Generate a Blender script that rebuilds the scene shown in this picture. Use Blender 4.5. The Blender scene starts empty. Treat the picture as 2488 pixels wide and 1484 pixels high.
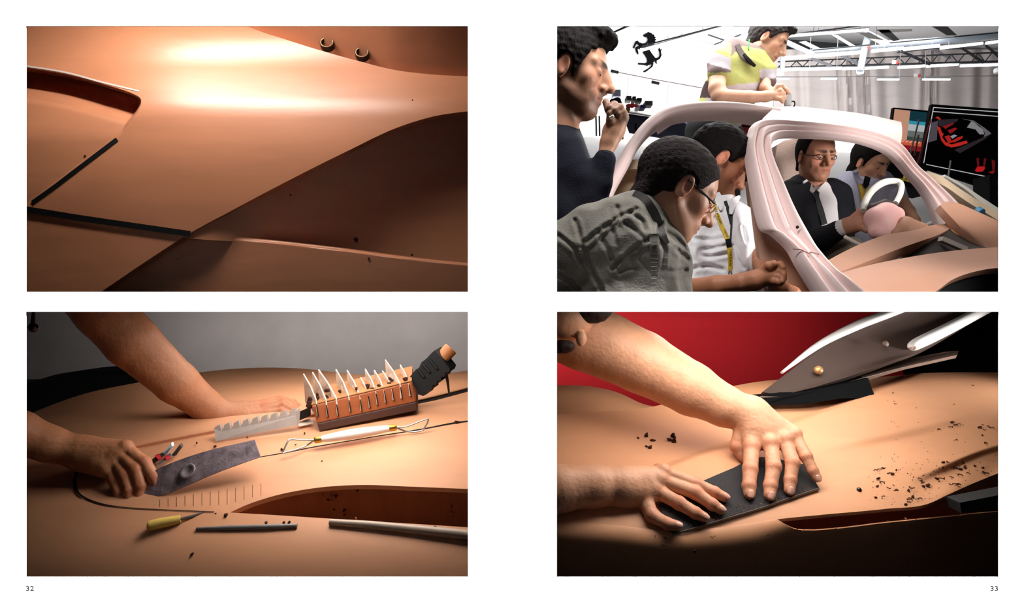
import bpy, math, random
import numpy as np
from mathutils import Vector, Matrix

# ---------------------------------------------------------------- camera, world, large lights, exposure
# Lengths below are written in page units: one unit is one pixel of the 2488 x 1484 spread at the white wall.
U = 0.00075                      # metres per unit
F = 1600.0                       # viewing distance from the wall, in units
CX, CY, ZO = 1244.0, 742.0, 742.0
scene = bpy.context.scene
COL = scene.collection

def w3(x, d, z):                 # units -> metres
    return Vector((x * U, d * U, (z + ZO) * U))

def W(px, py, d):                # a place seen at page position (px, py), d units behind the wall
    s = (F + d) / F
    return np.array([(px - CX) * s, d, (CY - py) * s])

def S(d):
    return (F + d) / F

cam_data = bpy.data.cameras.new('camera')
cam = bpy.data.objects.new('camera', cam_data)
COL.objects.link(cam)
cam.location = w3(0, -F, 0)
cam.rotation_euler = (math.pi / 2, 0, 0)
cam_data.sensor_width = 36.0
cam_data.sensor_fit = 'HORIZONTAL'
cam_data.lens = 36.0 * F / 2488.0
cam_data.clip_start, cam_data.clip_end = 0.01, 200
scene.camera = cam

world = bpy.data.worlds.new('world')
scene.world = world
world.use_nodes = True
world.node_tree.nodes['Background'].inputs[0].default_value = (0.9, 0.95, 1.0, 1)
world.node_tree.nodes['Background'].inputs[1].default_value = 0.035

vs = scene.view_settings
vs.view_transform = 'Standard'
vs.look = 'None'
vs.exposure = 0.0
vs.gamma = 1.0
vs.use_curve_mapping = False

def area(name, loc, target, size, power, color=(1, 1, 1), spread=math.pi):
    l = bpy.data.lights.new(name, 'AREA')
    l.shape = 'RECTANGLE'
    l.size, l.size_y = size[0] * U, size[1] * U
    l.energy = power
    l.color = color
    l.spread = spread
    o = bpy.data.objects.new(name, l)
    COL.objects.link(o)
    o.location = w3(*loc)
    dirv = w3(*target) - w3(*loc)
    o.rotation_euler = dirv.to_track_quat('-Z', 'Y').to_euler()
    return o

def spot(name, loc, target, power, angle, blend=0.6, radius=0.05, color=(1, 1, 1)):
    l = bpy.data.lights.new(name, 'SPOT')
    l.energy, l.spot_size, l.spot_blend, l.shadow_soft_size, l.color = power, math.radians(angle), blend, radius, color
    o = bpy.data.objects.new(name, l)
    COL.objects.link(o)
    o.location = w3(*loc)
    o.rotation_euler = (w3(*target) - w3(*loc)).to_track_quat('-Z', 'Y').to_euler()
    return o

# unseen light strip added above the wall to wash it white
area('wall_wash_fill', (0, -340, 3000), (0, 60, -400), (5200, 160), 1900, (1, 1, 1))
# upper left room: one long lamp over the clay flank
area('flank_lamp', (-740, 30, 1080), (-700, 400, 300), (900, 70), 8.3, (1.0, 0.94, 0.89))
# lower left room: ceiling lamps above the deck, weak lamp on the backdrop
area('deck_lamp', (-500, 370, 8), (-500, 370, -450), (560, 300), 4.1, (1.0, 0.94, 0.89))
area('deck_rear_lamp', (-600, 820, 8), (-600, 820, -400), (900, 300), 2.4, (1.0, 0.94, 0.89))
area('backdrop_lamp', (-1100, 2500, -20), (-1100, 3300, -500), (2600, 50), 12, (1.0, 0.97, 0.95))
# lower right room
area('panel_lamp', (760, 320, 8), (760, 320, -450), (800, 200), 4.5, (1.0, 0.95, 0.90))
area('panel_rear_fill', (1000, 780, 8), (1000, 780, -400), (900, 300), 2.6, (1.0, 0.95, 0.90))  # second light added to lift the far clay surfaces
area('tool_fill', (2300, 700, -240), (1500, 1080, -160), (160, 160), 1.4, (1, 1, 1), math.radians(70))  # unseen light added at the right to brighten the steel tool
area('red_wall_lamp', (1000, 2300, -20), (1100, 2900, -500), (1800, 50), 4.5, (1.0, 0.97, 0.95))
# studio hall: ceiling lamps, plus added fill lights
area('hall_lamp', (1300, 2300, 2100), (1000, 1300, 300), (1800, 900), 42, (1.0, 0.98, 0.96))
area('hall_near_fill', (420, 240, 1350), (420, 420, 200), (600, 300), 10, (1.0, 0.98, 0.96))  # added fill above the near men, for jacket and hair
area('hall_side_fill', (1900, 260, 420), (500, 700, 330), (300, 300), 5, (1.0, 0.98, 0.96), math.radians(100))  # added fill from the right for the dark faces
area('hall_far_lamp', (3700, 7000, 3600), (3400, 9600, 1000), (4600, 1600), 85, (1.0, 0.99, 0.98))
area('hall_up_fill', (2600, 6200, 2000), (2600, 7200, 4200), (3600, 900), 70, (1.0, 0.99, 0.98))  # added upward fill that brightens the ceiling
area('hall_cabin_fill', (2350, 820, 640), (1680, 2050, 780), (300, 300), 1.7, (1.0, 0.98, 0.96), math.radians(70))  # added fill through the windscreen for the seated man's face


# ---------------------------------------------------------------- materials
def lin(c):
    return tuple(((v / 255.0) / 12.92 if v / 255.0 <= 0.04045 else ((v / 255.0 + 0.055) / 1.055) ** 2.4) for v in c)

MATS = {}
def mat(name, rgb, rough=0.6, spec=0.5, metal=0.0, var=0.0, vscale=8.0, bump=0.0, bscale=60.0, stretch=None,
        emit=None, attr=False, sss=0.0, alpha=1.0, trans=0.0, coat=0.0, sheen=0.0):
    """procedural principled material; rgb in sRGB 0..255; var = colour variation by noise; bump = fine relief"""
    if name in MATS:
        return MATS[name]
    m = bpy.data.materials.new(name)
    m.use_nodes = True
    nt = m.node_tree
    b = nt.nodes['Principled BSDF']
    c = lin(rgb) + (1,)
    b.inputs['Base Color'].default_value = c
    b.inputs['Roughness'].default_value = rough
    b.inputs['Specular IOR Level'].default_value = spec
    b.inputs['Metallic'].default_value = metal
    if sss:
        b.inputs['Subsurface Weight'].default_value = sss
        b.inputs['Subsurface Radius'].default_value = (0.01, 0.004, 0.002)
        b.inputs['Subsurface Scale'].default_value = 0.6
    if coat:
        b.inputs['Coat Weight'].default_value = coat
        b.inputs['Coat Roughness'].default_value = 0.1
    if sheen:
        b.inputs['Sheen Weight'].default_value = sheen
    if trans:
        b.inputs['Transmission Weight'].default_value = trans
    if emit:
        b.inputs['Emission Color'].default_value = lin(emit[0]) + (1,)
        b.inputs['Emission Strength'].default_value = emit[1]
    tc = nt.nodes.new('ShaderNodeTexCoord')
    mp = nt.nodes.new('ShaderNodeMapping')
    nt.links.new(tc.outputs['Object'], mp.inputs['Vector'])
    if stretch:
        mp.inputs['Scale'].default_value = stretch
    src = None
    if attr:
        at = nt.nodes.new('ShaderNodeVertexColor')
        at.layer_name = 'Col'
        src = at.outputs['Color']
    if var > 0:
        n = nt.nodes.new('ShaderNodeTexNoise')
        n.inputs['Scale'].default_value = vscale
        n.inputs['Detail'].default_value = 6
        n.inputs['Roughness'].default_value = 0.65
        nt.links.new(mp.outputs['Vector'], n.inputs['Vector'])
        mr = nt.nodes.new('ShaderNodeMapRange')
        mr.inputs['From Min'].default_value, mr.inputs['From Max'].default_value = 0.25, 0.75
        mr.inputs['To Min'].default_value, mr.inputs['To Max'].default_value = 1 - var, 1 + var
        nt.links.new(n.outputs['Fac'], mr.inputs['Value'])
        mx = nt.nodes.new('ShaderNodeMix')
        mx.data_type = 'RGBA'
        mx.blend_type = 'MULTIPLY'
        mx.inputs[0].default_value = 1.0
        if src is not None:
            nt.links.new(src, mx.inputs[6])
        else:
            mx.inputs[6].default_value = c
        nt.links.new(mr.outputs['Result'], mx.inputs[7])
        src = mx.outputs[2]
    if src is not None:
        nt.links.new(src, b.inputs['Base Color'])
    if bump > 0:
        n2 = nt.nodes.new('ShaderNodeTexNoise')
        n2.inputs['Scale'].default_value = bscale
        n2.inputs['Detail'].default_value = 4
        nt.links.new(mp.outputs['Vector'], n2.inputs['Vector'])
        bp = nt.nodes.new('ShaderNodeBump')
        bp.inputs['Strength'].default_value = bump
        bp.inputs['Distance'].default_value = 0.004
        nt.links.new(n2.outputs['Fac'], bp.inputs['Height'])
        nt.links.new(bp.outputs['Normal'], b.inputs['Normal'])
    MATS[name] = m
    return m

# ---------------------------------------------------------------- objects
WLOC = {}                        # world place (units) of every object built here
def tag(o, label=None, cat=None, group=None, kind=None):
    if label: o['label'] = label
    if cat: o['category'] = cat
    if group: o['group'] = group
    if kind: o['kind'] = kind
    return o

def thing(name, base, label, cat, group=None):
    o = bpy.data.objects.new(name, None)
    o.empty_display_size = 0.02
    COL.objects.link(o)
    base = np.asarray(base, float)
    o.location = w3(*base)
    WLOC[o.name] = base
    return tag(o, label, cat, group)

def mesh(name, V, faces, material, parent=None, smooth=True, col=None, origin=None):
    V = np.asarray(V, float).reshape(-1, 3)
    lo, hi = V.min(0), V.max(0)
    org = np.array([(lo[0] + hi[0]) / 2, (lo[1] + hi[1]) / 2, lo[2]]) if origin is None else np.asarray(origin, float)
    me = bpy.data.meshes.new(name)
    L = (V - org) * U
    if isinstance(faces, np.ndarray):
        nf = len(faces); k = faces.shape[1]
        me.vertices.add(len(L)); me.vertices.foreach_set('co', L.ravel())
        me.loops.add(nf * k); me.loops.foreach_set('vertex_index', faces.astype(np.int32).ravel())
        me.polygons.add(nf)
        me.polygons.foreach_set('loop_start', np.arange(0, nf * k, k, dtype=np.int32))
        me.update(calc_edges=True)
    else:
        me.from_pydata(L.tolist(), [], faces)
        me.update()
    if smooth:
        me.polygons.foreach_set('use_smooth', np.ones(len(me.polygons), dtype=bool))
    if col is not None:
        ca = me.color_attributes.new('Col', 'FLOAT_COLOR', 'POINT')
        c4 = np.ones((len(V), 4)); c4[:, :3] = col
        ca.data.foreach_set('color', c4.ravel())
    me.validate()
    o = bpy.data.objects.new(name, me)
    COL.objects.link(o)
    if material: me.materials.append(material)
    put(o, org, parent)
    return o

def put(o, org, parent=None):
    WLOC[o.name] = np.asarray(org, float)
    if parent is not None:
        o.parent = parent
        o.location = Vector((WLOC[o.name] - WLOC[parent.name]) * U)
    else:
        o.location = w3(*org)

def copy_tree(o, move, parent=None):
    """a copy of a thing and its parts, moved by a vector in units"""
    c = o.copy()
    COL.objects.link(c)
    WLOC[c.name] = WLOC[o.name] + np.asarray(move, float)
    if parent is None:
        c.location = w3(*WLOC[c.name])
    else:
        c.parent = parent
    for ch in list(o.children):
        copy_tree(ch, move, c)
    return c

def sharp(o, ang=35):
    me = o.data
    try:
        me.set_sharp_from_angle(angle=math.radians(ang))
    except Exception:
        pass
    return o

# ---------------------------------------------------------------- shapes
def cr(pts, n, closed=False):
    """Catmull-Rom curve through pts, n samples"""
    p = np.asarray(pts, float)
    if len(p) == 2:
        t = np.linspace(0, 1, n)[:, None]
        return p[0] * (1 - t) + p[1] * t
    if closed:
        q = np.vstack([p[-1], p, p[0], p[1]]); m = len(p)
    else:
        q = np.vstack([2 * p[0] - p[1], p, 2 * p[-1] - p[-2]]); m = len(p) - 1
    t = np.linspace(0, m, n, endpoint=not closed)
    i = np.minimum(t.astype(int), m - 1); f = (t - i)[:, None]
    a, b, c, d = q[i], q[i + 1], q[i + 2], q[i + 3]
    return 0.5 * (2 * b + (c - a) * f + (2 * a - 5 * b + 4 * c - d) * f ** 2 + (3 * b - a - 3 * c + d) * f ** 3)

def grid_faces(nu, nv, base=0, closed_v=False):
    i = np.arange(nu - 1)[:, None]; j = np.arange(nv if closed_v else nv - 1)[None, :]
    j2 = (j + 1) % nv
    a = i * nv + j; b = i * nv + j2; c = (i + 1) * nv + j2; d = (i + 1) * nv + j
    return np.stack([a + 0 * j, b + 0 * j, c + 0 * j, d + 0 * j], -1).reshape(-1, 4) + base

def ctrl_grid(rows, nu, nv):
    """rows of (px,py,d): a smooth grid nu x nv in page space"""
    R = np.array([cr(r, nv) for r in rows])
    return np.array([cr(R[:, j], nu) for j in range(nv)]).transpose(1, 0, 2)

def toW(G):
    G = np.asarray(G, float)
    s = (F + G[..., 2]) / F
    return np.stack([(G[..., 0] - CX) * s, G[..., 2], (CY - G[..., 1]) * s], -1)

def solid(V, back):
    """closed body: front grid V (nu,nv,3) and the same grid moved by the vector back"""
    nu, nv = V.shape[:2]
    A = V.reshape(-1, 3); B = (V + np.asarray(back, float)).reshape(-1, 3)
    n = nu * nv
    f = [grid_faces(nu, nv), grid_faces(nu, nv, n)[:, ::-1]]
    per = [i * nv for i in range(nu)] + [(nu - 1) * nv + j for j in range(1, nv)] + \
          [i * nv + nv - 1 for i in range(nu - 2, -1, -1)] + [j for j in range(nv - 2, 0, -1)]
    per = np.array(per); nx = np.roll(per, -1)
    f.append(np.stack([per, nx, nx + n, per + n], -1))
    return np.vstack([A, B]), np.vstack(f)

def slab(name, V, back, material, parent=None, sh=40, **k):
    vv, ff = solid(np.asarray(V, float), back)
    o = mesh(name, vv, ff, material, parent, **k)
    return sharp(o, sh)

def patch(name, rows, nu, nv, back, material, parent=None, **k):
    return slab(name, toW(ctrl_grid(rows, nu, nv)), back, material, parent, **k)

def frames(P):
    T = np.gradient(P, axis=0)
    T /= np.linalg.norm(T, axis=1)[:, None] + 1e-9
    ref = np.array([0, -1.0, 0.05])
    N = []
    for t in T:
        n = ref - t * np.dot(ref, t)
        l = np.linalg.norm(n)
        if l < 0.1:
            n = np.array([0, 0, 1.0]) - t * t[2]; l = np.linalg.norm(n)
        N.append(n / l)
    N = np.array(N)
    return T, N, np.cross(T, N)

def tube(name, P, r, material, parent=None, n=10, ry=None, steps=None, smooth=True, closed=False, raw=False, **k):
    """round bar along 3-D points with radius r (number or list); ry = radius towards the side"""
    P = np.asarray(P, float); r = np.broadcast_to(np.asarray(r, float), (len(P),))
    ry_ = r if ry is None else np.broadcast_to(np.asarray(ry, float), (len(P),))
    if steps:
        Q = cr(np.column_stack([P, r, ry_]), steps, closed)
        P, r, ry_ = Q[:, :3], Q[:, 3], Q[:, 4]
    if closed:
        P = np.vstack([P, P[:1]]); r = np.append(r, r[0]); ry_ = np.append(ry_, ry_[0])
    T, N, Bn = frames(P)
    a = np.linspace(0, 2 * math.pi, n, endpoint=False)
    V = P[:, None] + r[:, None, None] * np.cos(a)[None, :, None] * N[:, None] + ry_[:, None, None] * np.sin(a)[None, :, None] * Bn[:, None]
    m = len(P)
    f = [tuple(q) for q in grid_faces(m, n, closed_v=True)[:, ::-1].tolist()]
    if not closed:
        f.append(tuple(range(n))); f.append(tuple(range((m - 1) * n, m * n))[::-1])
    if raw:
        return V.reshape(-1, 3), f
    return sharp(mesh(name, V.reshape(-1, 3), f, material, parent, smooth, **k), 50)

def join(parts):
    V, Fc, n = [], [], 0
    for v, f in parts:
        v = np.asarray(v, float).reshape(-1, 3)
        V.append(v); Fc += [tuple(int(i) + n for i in q) for q in f]; n += len(v)
    return np.vstack(V), Fc

def box_raw(c, ax, ay, az):
    """box with centre c and half-axis vectors"""
    c, ax, ay, az = [np.asarray(q, float) for q in (c, ax, ay, az)]
    V = [c + i * ax + j * ay + k * az for i in (-1, 1) for j in (-1, 1) for k in (-1, 1)]
    f = [(0, 1, 3, 2), (4, 6, 7, 5), (0, 4, 5, 1), (2, 3, 7, 6), (0, 2, 6, 4), (1, 5, 7, 3)]
    return np.array(V), f

def prism(name, pts, back, material, parent=None, raw=False, smooth=False, **k):
    """flat outline of 3-D points given the thickness vector back"""
    A = np.asarray(pts, float); n = len(A)
    V = np.vstack([A, A + np.asarray(back, float)])
    f = [tuple(range(n)), tuple(range(2 * n - 1, n - 1, -1))] + [(i, i + n, (i + 1) % n + n, (i + 1) % n) for i in range(n)]
    if raw:
        return V, f
    return mesh(name, V, f, material, parent, smooth, **k)

def bar(name, a, b, wv, hv, material, parent=None, raw=False, **k):
    """straight bar from a to b with half-width vectors wv, hv"""
    a, b = np.asarray(a, float), np.asarray(b, float)
    r = box_raw((a + b) / 2, (b - a) / 2, wv, hv)
    if raw: return r
    return mesh(name, r[0], r[1], material, parent, False, **k)

def lathe_raw(prof, c, axis, n=24):
    """profile (radius, height) turned about an axis through c"""
    axis = np.asarray(axis, float); axis = axis / np.linalg.norm(axis)
    e = np.array([1.0, 0, 0]) if abs(axis[0]) < 0.8 else np.array([0, 1.0, 0])
    u = np.cross(axis, e); u /= np.linalg.norm(u); v = np.cross(axis, u)
    a = np.linspace(0, 2 * math.pi, n, endpoint=False)
    V = [np.asarray(c) + axis * h + r * (np.cos(t) * u + np.sin(t) * v) for r, h in prof for t in a]
    m = len(prof)
    f = [tuple(q) for q in grid_faces(m, n, closed_v=True).tolist()]
    f.append(tuple(range(n))[::-1]); f.append(tuple(range((m - 1) * n, m * n)))
    return np.array(V), f

def lathe(name, prof, c, axis, material, parent=None, n=24, **k):
    v, f = lathe_raw(prof, c, axis, n)
    return sharp(mesh(name, v, f, material, parent, **k), 40)

# ---------------------------------------------------------------- organic bodies: smooth unions meshed with surface nets
def smin(a, b, k):
    if k <= 0: return np.minimum(a, b)
    h = np.clip(0.5 + 0.5 * (b - a) / k, 0, 1)
    return b * (1 - h) + a * h - k * h * (1 - h)

def smax(a, b, k):
    return -smin(-a, -b, k)

def cap(p, a, b, ra, rb=None):
    a = np.asarray(a, float); b = np.asarray(b, float); rb = ra if rb is None else rb
    ab = b - a
    t = np.clip(((p - a) @ ab) / (ab @ ab + 1e-9), 0, 1)
    return np.linalg.norm(p - a - t[:, None] * ab, axis=1) - (ra + (rb - ra) * t)

def ell(p, c, r, R=None):
    q = p - np.asarray(c, float)
    if R is not None: q = q @ R          # columns of R = local axes
    r = np.asarray(r, float)
    k0 = np.linalg.norm(q / r, axis=1); k1 = np.linalg.norm(q / r ** 2, axis=1) + 1e-9
    return k0 * (k0 - 1) / k1

def chain(p, pts, rs, k=0.0):
    d = None
    for i in range(len(pts) - 1):
        c = cap(p, pts[i], pts[i + 1], rs[i], rs[i + 1])
        d = c if d is None else smin(d, c, k)
    return d

def noise3(p, f, seed=0):
    """cheap smooth noise: sums of sines"""
    rs = np.random.RandomState(seed)
    o = np.zeros(len(p))
    for i in range(7):
        k = rs.normal(size=3); k *= f * rs.uniform(0.6, 1.7) / np.linalg.norm(k)
        o += np.sin(p @ k + rs.uniform(0, 6.28))
    return o / 4.0

def nets(fn, lo, hi, h):
    lo = np.asarray(lo, float); hi = np.asarray(hi, float)
    B = 6
    nb = np.ceil((hi - lo) / (h * B)).astype(int)
    n = nb * B + 1
    I = np.stack(np.meshgrid(*[np.arange(b) for b in nb], indexing='ij'), -1).reshape(-1, 3)
    cen = lo + (I + 0.5) * B * h
    dc = fn(cen)
    D = np.empty(n, np.float32)
    D[:] = 1e3
    far = np.abs(dc) > B * h * 1.35
    for b in I[far & (dc < 0)]:
        D[b[0] * B:b[0] * B + B + 1, b[1] * B:b[1] * B + B + 1, b[2] * B:b[2] * B + B + 1] = -1e3
    K = I[~far]
    off = np.stack(np.meshgrid(*[np.arange(B + 1)] * 3, indexing='ij'), -1).reshape(-1, 3)
    for s0 in range(0, len(K), 700):
        kk = K[s0:s0 + 700]
        ix = (kk[:, None] * B + off[None]).reshape(-1, 3)
        D[ix[:, 0], ix[:, 1], ix[:, 2]] = fn(lo + ix * h)
    ins = D < 0
    cnt = np.zeros(n - 1, np.int8)
    for a in (0, 1):
        for b in (0, 1):
            for c in (0, 1):
                cnt += ins[a:n[0] - 1 + a, b:n[1] - 1 + b, c:n[2] - 1 + c]
    act = np.argwhere((cnt > 0) & (cnt < 8))
    idx = np.full(n - 1, -1, np.int32)
    idx[act[:, 0], act[:, 1], act[:, 2]] = np.arange(len(act))
    cs = [(a, b, c) for a in (0, 1) for b in (0, 1) for c in (0, 1)]
    val = {c: D[act[:, 0] + c[0], act[:, 1] + c[1], act[:, 2] + c[2]] for c in cs}
    acc = np.zeros((len(act), 3)); num = np.zeros(len(act))
    for c in cs:
        for ax in range(3):
            if c[ax] == 0:
                e = list(c); e[ax] = 1; e = tuple(e)
                v0, v1 = val[c], val[e]
                m = (v0 < 0) != (v1 < 0)
                den = v0 - v1
                t = np.where(m, v0 / np.where(np.abs(den) < 1e-9, 1, den), 0)
                p = np.tile(np.array(c, float), (len(act), 1)); p[:, ax] = t
                acc += p * m[:, None]; num += m
    V = lo + (act + acc / np.maximum(num, 1)[:, None]) * h
    faces = []
    for ax in range(3):
        o1, o2 = [(1, 2), (2, 0), (0, 1)][ax]
        sl = [slice(1, n[i] - 1) for i in range(3)]; sl[ax] = slice(0, n[ax] - 1)
        s2 = list(sl); s2[ax] = slice(1, n[ax])
        a = ins[tuple(sl)]; b = ins[tuple(s2)]
        e = np.argwhere(a != b)
        if not len(e): continue
        base = e.copy()
        for i in range(3):
            if i != ax: base[:, i] += 1
        aa = a[e[:, 0], e[:, 1], e[:, 2]]
        def g(d1, d2):
            q = base.copy(); q[:, o1] -= d1; q[:, o2] -= d2
            return idx[q[:, 0], q[:, 1], q[:, 2]]
        quad = np.stack([g(1, 1), g(0, 1), g(0, 0), g(1, 0)], -1)
        quad[~aa] = quad[~aa][:, ::-1]
        faces.append(quad)
    Fq = np.vstack(faces)
    Fq = Fq[(Fq >= 0).all(1)]
    return V, Fq

def organic(name, fn, lo, hi, h, material, parent=None, colfn=None, **k):
    V, Fq = nets(fn, lo, hi, h)
    return mesh(name, V, Fq, material, parent, True, col=None if colfn is None else colfn(V), **k)

def bbox(points, pad):
    p = np.asarray(points, float)
    return p.min(0) - pad, p.max(0) + pad

# ---------------------------------------------------------------- the white wall with its four openings, and the unseen light dividers between the rooms behind
M_white = mat('white_paper', (250, 250, 250), 0.9, 0.1)
M_dark = mat('dark_divider', (16, 13, 12), 0.95, 0.1)
PAN = {1: (63, 63, 1137, 709), 2: (1353, 63, 2427, 709), 3: (63, 757, 1137, 1402), 4: (1353, 757, 2427, 1402)}

def build_wall():
    xs = [-2600, 63, 1137, 1353, 2427, 5000]
    ys = [-2700, 63, 709, 757, 1402, 2700]
    V, f = [], []
    hole = {(1, 1), (3, 1), (1, 3), (3, 3)}
    parts = []
    for i in range(5):
        for j in range(5):
            if (i, j) in hole: continue
            x0, x1, y0, y1 = xs[i] - CX, xs[i + 1] - CX, CY - ys[j], CY - ys[j + 1]
            parts.append(box_raw(((x0 + x1) / 2, 1, (y0 + y1) / 2), ((x1 - x0) / 2, 0, 0), (0, 1, 0), (0, 0, (y0 - y1) / 2)))
    back = [(np.asarray(v_) * [1, .5, 1] + [0, 2.1, 0], f_) for v_, f_ in parts]  # dark sheet added behind the wall to cut its white bounce light
    v, f = join(back)
    tag(mesh('wall_front_bounce_stop', v, f, M_dark, None, False), 'dark sheet added behind the white wall against bounce light', 'wall', kind='structure')
    v, f = join(parts)
    o = mesh('wall_front', v, f, M_white, None, False)
    tag(o, 'white wall with four wide rectangular openings', 'wall', kind='structure')

build_wall()

def structure_box(name, x0, x1, d0, d1, z0, z1, m, label):
    v, f = box_raw(((x0 + x1) / 2, (d0 + d1) / 2, (z0 + z1) / 2), ((x1 - x0) / 2, 0, 0), (0, (d1 - d0) / 2, 0), (0, 0, (z1 - z0) / 2))
    return tag(mesh(name, v, f, m, None, False), label, 'wall', kind='structure')

structure_box('wall_light_divider', -8, 8, 4, 2600, -1900, 2400, M_dark, 'dark upright divider added to stop light between the left and right rooms')  # unseen partitions added so light stays within each room
structure_box('light_stop_lower_left', -2400, -9, 4, 2600, 14, 22, M_dark, 'dark divider added to stop light between the two left rooms')
structure_box('light_stop_lower_right', 9, 3600, 4, 2600, 14, 22, M_dark, 'dark divider added to stop light between the two right rooms')

def page_number(txt, px, py, label):
    c = bpy.data.curves.new('page_number', 'FONT')
    c.body = txt
    c.size = 19 * U
    c.align_x = 'LEFT'
    c.extrude = 0.02 * U
    tmp = bpy.data.objects.new('lettering', c)
    COL.objects.link(tmp)
    bpy.context.view_layer.update()
    me = bpy.data.meshes.new_from_object(tmp.evaluated_get(bpy.context.evaluated_depsgraph_get()))
    bpy.data.objects.remove(tmp)
    me.name = 'page_number'
    o = bpy.data.objects.new('page_number', me)
    COL.objects.link(o)
    o.rotation_euler = (math.pi / 2, 0, 0)
    o.scale = (1.12, 0.85, 1)
    o.location = w3(px - CX, -0.05, CY - py)
    me.materials.clear(); me.materials.append(mat('number_ink', (25, 25, 27), 0.8))
    tag(o, label, 'number')

page_number('32', 62, 1434.5, 'black page number 32 below the lower left picture')
page_number('33', 2405, 1434.5, 'black page number 33 below the lower right picture')

# ---------------------------------------------------------------- upper left room: flank of a clay car model
M_clay = mat('clay_smooth', (192, 127, 91), 0.38, 0.75, var=0.14, vscale=3.5, bump=0.16, bscale=9.0, stretch=(0.7, 1, 3.2))
M_tape = mat('black_tape', (9, 9, 11), 0.6, 0.3, bump=0.1)
M_greytape = mat('grey_tape', (196, 182, 172), 0.5)
M_brass = mat('dark_steel_ring', (70, 52, 40), 0.3, 0.6, 0.7)

def interp(pts):
    p = np.array(pts, float)
    xs = np.linspace(p[0, 0], p[-1, 0], 400)
    m = np.gradient(p[:, 1], p[:, 0])
    i = np.clip(np.searchsorted(p[:, 0], xs) - 1, 0, len(p) - 2)
    h = p[i + 1, 0] - p[i, 0]; t = (xs - p[i, 0]) / h
    ys = (2*t**3-3*t**2+1)*p[i,1] + (t**3-2*t**2+t)*h*m[i] + (-2*t**3+3*t**2)*p[i+1,1] + (t**3-t**2)*h*m[i+1]
    return lambda x: np.interp(x, xs, ys)

yA = interp([(540, 30), (600, 63), (700, 98), (780, 123), (870, 148), (960, 170), (1040, 180), (1180, 187)])
yB = interp([(160, 765), (245, 709), (350, 638), (462, 566), (560, 513), (700, 439), (850, 364), (960, 312), (1040, 286), (1180, 265)])
yC = interp([(-90, 484), (0, 497), (63, 508), (260, 538), (462, 569), (600, 579), (800, 600), (1000, 625), (1180, 643)])

# lean of the flank by height in the picture: degrees the surface faces upwards
_ty = np.linspace(20, 780, 600)
_th = np.interp(_ty, [20, 63, 105, 165, 235, 290, 400, 520, 780], [-36, -28, 4, 42, 40, 14, 3, -4, -14])
_dd = -np.tan(np.radians(_th)) * (_ty[1] - _ty[0])
_dep = np.cumsum(_dd); _dep -= np.interp(520, _ty, _dep)
def flank(x, y):
    return 330 + np.interp(y, _ty, _dep) * 0.75 + 0.00006 * (x - 560) ** 2 + 0.10 * (x - 600)

def seg_dist(x, y, poly):
    d = np.full(x.shape, 1e9)
    for (ax, ay), (bx, by) in zip(poly[:-1], poly[1:]):
        t = np.clip(((x - ax) * (bx - ax) + (y - ay) * (by - ay)) / ((bx - ax) ** 2 + (by - ay) ** 2), 0, 1)
        d = np.minimum(d, np.hypot(x - ax - t * (bx - ax), y - ay - t * (by - ay)))
    return d

def inside(x, y, poly):
    c = np.zeros(x.shape, bool)
    n = len(poly)
    for i in range(n):
        x1, y1 = poly[i]; x2, y2 = poly[(i + 1) % n]
        c ^= ((y1 > y) != (y2 > y)) & (x < (x2 - x1) * (y - y1) / (y2 - y1 + 1e-9) + x1)
    return c

def sstep(a, b, t):
    t = np.clip((t - a) / (b - a), 0, 1)
    return t * t * (3 - 2 * t)

SCOOP = [tuple(q) for q in cr([(-120, 142), (63, 165), (160, 181), (250, 205), (315, 226), (341, 243), (333, 270), (312, 300), (285, 336), (180, 414), (75, 494), (-120, 636)], 160)]

def flank_cut(x, y):
    d = flank(x, y)
    ins = inside(x, y, SCOOP)
    sd = np.where(ins, 1, -1) * seg_dist(x, y, SCOOP)
    upper = sstep(345, 250, y)                                # full depth under the top edge, shallow along the tape
    depth = 10 + 84 * upper
    width = 4 + 3 * (1 - upper)
    # inside, the floor climbs back from the deep corner under the top lip
    lip = interp([(-120, 142), (63, 167), (160, 183), (250, 207), (315, 228), (345, 243)])
    below = np.clip(y - lip(np.minimum(x, 344)), 0, 400)
    climb = 1 - 0.72 * sstep(22, 85, below)
    return d + depth * climb * sstep(-1, width, sd)

def strip(x0, x1, nx, ytop, ybot, ny, dfun):
    xs = np.linspace(x0, x1, nx)
    t = np.linspace(0, 1, ny)
    X = np.repeat(xs[None], ny, 0)
    Y = ytop(xs)[None] * (1 - t[:, None]) + ybot(xs)[None] * t[:, None]
    return toW(np.stack([X, Y, dfun(X, Y)], -1))

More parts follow.
